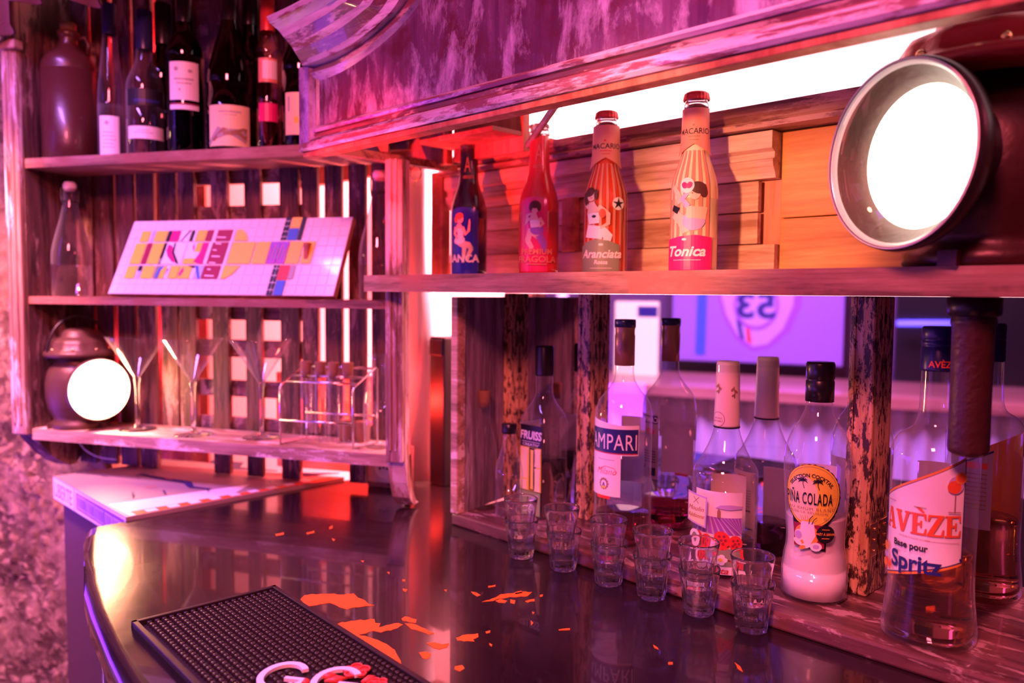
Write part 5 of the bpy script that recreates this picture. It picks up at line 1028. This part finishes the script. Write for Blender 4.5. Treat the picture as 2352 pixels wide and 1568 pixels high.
# ================================================================= rubber bar mat
MX0, MX1, MY1, MY0 = .076, .560, -.345, -.512
FM = Fr(0, 0, math.degrees(FR.t) - 3.2); _c = onz(632, 1345, 1.057); FM.o = Vector((_c.x, _c.y, 0)) - FM.m @ Vector((MX0, MY1, 0))
LPX = ((650, 1551), (772, 1563)); FPX = ((818, 1537, .011), (868, 1564, .009), (790, 1556, .008))
mo = (.3, -.43, 1.05); t = thing('bar_mat', 'black studded rubber bar mat with raised white letters and red flowers', 'mat', FM, mo)
zb = 1.0502; g = MB()
g.box(MX0, MX1, MY0, MY1, zb, zb + .0025)
for (a, b_, c_, d_) in ((MX0, MX1, MY1 - .006, MY1), (MX0, MX1, MY0, MY0 + .006), (MX0, MX0 + .006, MY0, MY1), (MX1 - .006, MX1, MY0, MY1)): g.box(a, b_, c_, d_, zb, zb + .0085, bev=.0008)
g.build('mat_base', 'rubber', FM, mo, t)
g = MB(); sp_ = .00785; nx = int((MX1 - MX0 - .018) / sp_); ny = int((MY1 - MY0 - .018) / sp_)
GX, GY = .262, -.424                      # centre of first letter
LC = [onz(a, b_, 1.058, FM) for a, b_ in LPX]; FC = [(onz(a, b_, 1.058, FM), r_) for a, b_, r_ in FPX]
def inlogo(x, y):
    return any(abs(math.hypot(x - c.x, y - c.y) - .020) < .0065 for c in LC) or any(math.hypot(x - c.x, y - c.y) < r_ + .003 for c, r_ in FC)
for i in range(nx + 1):
    for j in range(ny + 1):
        x = MX0 + .0095 + i * sp_; y = MY1 - .0095 - j * sp_
        if inlogo(x, y): continue
        g.lathe([(.0030, zb + .0022), (.0027, zb + .0060), (.0023, zb + .0068), (.0001, zb + .0069)], (x, y, 0), 8)
g.build('rubber_studs', 'rubber', FM, mo, t)['kind'] = 'stuff'
def raised(sh, z0, z1, name, mat_, par, tr):
    bm = bmesh.new(); vs = [bm.verts.new(tuple(tr(p)) + (z0,)) for p in sh[0]]
    for f in sh[1]:
        try: bm.faces.new([vs[i] for i in f])
        except ValueError: pass
    r_ = bmesh.ops.extrude_face_region(bm, geom=bm.faces[:])
    for v_ in r_['geom']:
        if isinstance(v_, bmesh.types.BMVert): v_.co.z = z1
    return MB().frombm(bm).build(name, mat_, FM, mo, par)
# lettering runs along the mat, read from the stool side
def G_shape():
    pts = [(math.cos(math.radians(a)), math.sin(math.radians(a))) for a in range(38, 330, 12)]
    return pts
LH = .043
def letter_pts(cx, cy_): return [(cx + p[0] * LH * .46, cy_ + p[1] * LH * .56) for p in G_shape()]
for (px, py) in LPX:
    p = onz(px, py, 1.058, FM); ang = math.radians(-45 + 33)
    def tr(q, p=p, ang=ang): return (p.x + q[0] * math.cos(ang) - q[1] * math.sin(ang), p.y + q[0] * math.sin(ang) + q[1] * math.cos(ang))
    a45 = math.radians(45 - 8)
    def tr(q, p=p, a=a45): return (p.x + q[0] * math.cos(a) - q[1] * math.sin(a), p.y + q[0] * math.sin(a) + q[1] * math.cos(a) )
    sh = limb(letter_pts(0, 0) , .0031); raised(sh, zb + .0055, zb + .0088, 'raised_letter', 'rubber_white', t, tr)
    sh = limb([(.004, -.004), (.022, -.004), (.0205, -.014)], [.0022, .0026, .003]); raised(sh, zb + .0055, zb + .0088, 'raised_letter_bar', 'rubber_white', t, tr)
g = MB(); rnd = random.Random(9)
def petal(px, py, r_, n_=5, ro=0):
    p = onz(px, py, 1.058, FM)
    for k in range(n_):
        a = 2 * math.pi * k / n_ + ro; q = (p.x + r_ * .95 * math.cos(a), p.y + r_ * .95 * math.sin(a))
        g.tube([(q[0] + r_ * .62 * math.cos(b_), q[1] + r_ * .62 * math.sin(b_), zb + .0072) for b_ in [x * .52 for x in range(12)]], .0010, 6, closed=True)
        g.lathe([(r_ * .6, zb + .005), (r_ * .55, zb + .0066), (.0001, zb + .0068)], (q[0], q[1], 0), 10)
petal(818, 1537, .0085); petal(868, 1566, .006, 5, .4)
for (a, b_) in (((830, 1562), (863, 1548)), ((745, 1560), (800, 1552)), ((735, 1550), (775, 1546)), ((690, 1565), (712, 1558))):
    A = onz(a[0], a[1], 1.058, FM); B_ = onz(b_[0], b_[1], 1.058, FM); g.tube([(A.x, A.y, zb + .006), ((A.x + B_.x) / 2 + .002, (A.y + B_.y) / 2, zb + .0066), (B_.x, B_.y, zb + .006)], [.0012, .0042, .0006], 8)
g.build('raised_flowers', 'rubber_red', FM, mo, t)

# ================================================================= the other side of the room, seen in the mirror
QA = math.atan2(-.386, .923); Q0 = (-1.018, 2 * MIR - 1.854)
_q = FR.w((Q0[0], Q0[1], 0)); FQ = Fr(_q.x, _q.y, math.degrees(FR.t + QA))
def qv(px, py, y):
    """frame-Q point at local depth y whose mirror image falls on pixel (px, py)"""
    d = ray(px, py); n = FR.m @ Vector((0, 1, 0)); m0 = FR.w((0, MIR, 0))
    c = Vector((0, 0, CZ)); cr = c - 2 * (c - Vector((m0.x, m0.y, 0))).dot(n) * n; cr.z = CZ   # camera mirrored
    dr = d - 2 * d.dot(n) * n
    o = FQ.inv(cr); dl_ = FQ.m.transposed() @ dr; s_ = (y - o.y) / dl_.y; return o + dl_ * s_
oc = thing('back_counter', 'wood-topped corrugated zinc bar counter across the room, seen in the mirror', 'counter', FQ, (0, -.3, 0))
MB().box(-2.6, 1.9, -.60, .02, 1.005, 1.05, bev=.004).build('worktop', 'opposite_wood', FQ, (0, -.3, 0), oc)
n_ = 700; pts = [(-2.55 + 4.4 * k / n_, -.05 + .011 * math.sin(k * 4.4 / n_ * 2 * math.pi / .074)) for k in range(n_ + 1)]
g = MB(); g.add([(p[0], p[1], z) for z in (0, 1.0) for p in pts], [(i, i + 1, n_ + 2 + i, n_ + 1 + i) for i in range(n_)], 0, True); g.add([(p[0], p[1] - .002, z) for z in (0, 1.0) for p in pts], [(i, i + 1, n_ + 2 + i, n_ + 1 + i) for i in range(n_)], 0, True)
g.build('corrugated_front', 'corrugated_zinc', FQ, (0, -.3, 0), oc)
def qrect(px0, px1, py0, py1, y):
    a = qv(px0, (py0 + py1) / 2, y); b_ = qv(px1, (py0 + py1) / 2, y); m1 = (px0 + px1) / 2
    return min(a.x, b_.x), max(a.x, b_.x), qv(m1, py1, y).z, qv(m1, py0, y).z
YP = -.62
x0, x1, z0, z1 = qrect(1545, 1938, 640, 833, YP)
po = thing('hood_poster', 'violet-lit poster of pale car hood with number 53 roundel across the room', 'poster', FQ, ((x0 + x1) / 2, YP, z0)); pO = ((x0 + x1) / 2, YP, z0)
z1 += .25
MB().box(x0, x1, YP - .012, YP, z0, z1).build('sheet', 'poster_lilac', FQ, pO, po)
pm = qv(1737, 700, YP); pk = (qv(1800, 700, YP).x - pm.x) / 63.0      # metres per pixel near the roundel
pk = abs(pk); sgn = -1
def pfn(u, v, o): return Vector((pm.x + u, YP + o, pm.z + v))
def PX(px): return (px - 1737) * pk
it = [(poly([(PX(1640), .35), (PX(1640), .08), (PX(1660), -.06), (PX(1690), -.16), (PX(1730), -.215), (PX(1770), -.20), (PX(1815), -.12), (PX(1840), 0), (PX(1850), .35)]), 2), (poly([(PX(1648), .35), (PX(1648), .08), (PX(1667), -.05), (PX(1695), -.145), (PX(1732), -.195), (PX(1766), -.18), (PX(1800), -.11), (PX(1822), 0), (PX(1830), .35)]), 0),
      (poly([(PX(1692), .3), (PX(1702), .3), (PX(1704), -.10), (PX(1712), -.17), (PX(1700), -.15), (PX(1692), -.08)]), 1), (poly([(PX(1714), .3), (PX(1722), .3), (PX(1724), -.12), (PX(1730), -.185), (PX(1718), -.17), (PX(1714), -.10)]), 3),
      (poly([(PX(1598), .35), (PX(1622), .35), (PX(1618), -.24), (PX(1594), -.24)]), 4), (ell(0, .0, 52 * pk, 60 * pk, 60, 0, .03, 28), 2), (ell(0, 0, 45 * pk, 52 * pk, 48), 5)]
tx = text_shape('53', .115, 0, .0, .03, 0, 1.15); tx = ([(-p[0], p[1]) for p in tx[0]], tx[1])
it.append((tx, 6))
part_ = decal(MB(), it, pfn, step=0, gap=.0008, base=.001); part_.build('printed_picture', ['lilac_print', 'navy_print', 'violet_print', 'red_print', 'blue_print', 'lilac_print', 'navy_print'], FQ, pO, po)
# cream menu board with an added glow, and lights
x0, x1, z0, z1 = qrect(1412, 1512, 692, 846, -.35)
mb_ = thing('menu_board', 'cream board with added glow standing on the counter across the room', 'board', FQ, ((x0 + x1) / 2, -.35, 1.05)); mO = ((x0 + x1) / 2, -.35, 1.05)
MB().box(x0, x1, -.36, -.35, 1.05, z1, bev=.002).build('sheet', 'glowing_cream', FQ, mO, mb_)
it = [(rect(x0 + .52 * (x1 - x0), x1 - .004, 1.315, 1.365), 0)] + [(rect(x0 + .04 + .016 * k, x0 + .046 + .016 * k, 1.18, 1.24), 1) for k in range(3)]
decal(MB(), it, lambda u, v, o: Vector((u, -.35 + o, v)), step=0, base=.001).build('printing', ['navy_print', 'brown_print'], FQ, mO, mb_)
for i, px in enumerate((1243, 1264, 1284, 1305, 1325)):
    p = qv(px, 774, -.55); o = MB().sphere(p, .014, n=8).build('light_bulb', 'cyan_led', FQ, tuple(p)); tag(o, ['cyan bulb nearest the left edge of the mirror', 'second cyan bulb of the row in the mirror', 'middle cyan bulb of the row in the mirror', 'fourth cyan bulb of the row in the mirror', 'cyan bulb nearest the gilt stile'][i], 'light bulb', 'row of cyan bulbs across the room')
p = qv(1292, 690, -.5); tag(MB().sphere(p, .035, n=10).build('globe_lamp', 'bulb_pink', FQ, tuple(p)), 'round pink globe lamp across the room, high in the left mirror pane', 'lamp')
a = qv(2060, 742, -.5); b_ = qv(2185, 742, -.5); tag(MB().tube([a, b_], .012, 10).build('neon_tube', 'blue_neon', FQ, tuple(a)), 'blue neon tube across the room, in the right mirror pane', 'neon tube')
x0, x1, z0, z1 = qrect(2058, 2352, 660, 860, -.62)
tag(MB().box(x0, x1 + .4, -.68, -.62, 1.05, 2.3).build('dark_cupboard', 'cap_black', FQ, ((x0 + x1) / 2, -.65, 1.05)), 'dark cupboard on the counter across the room, right of the poster', 'cupboard')
x0, x1, z0, z1 = qrect(1180, 1420, 600, 860, -.80)
sbox('wall_opposite', FQ, 'plaster', -3.0, 2.6, -.92, -.86, 0, 2.6).data.materials[0] = plain('wall_plum', (.16, .08, .17), .6)
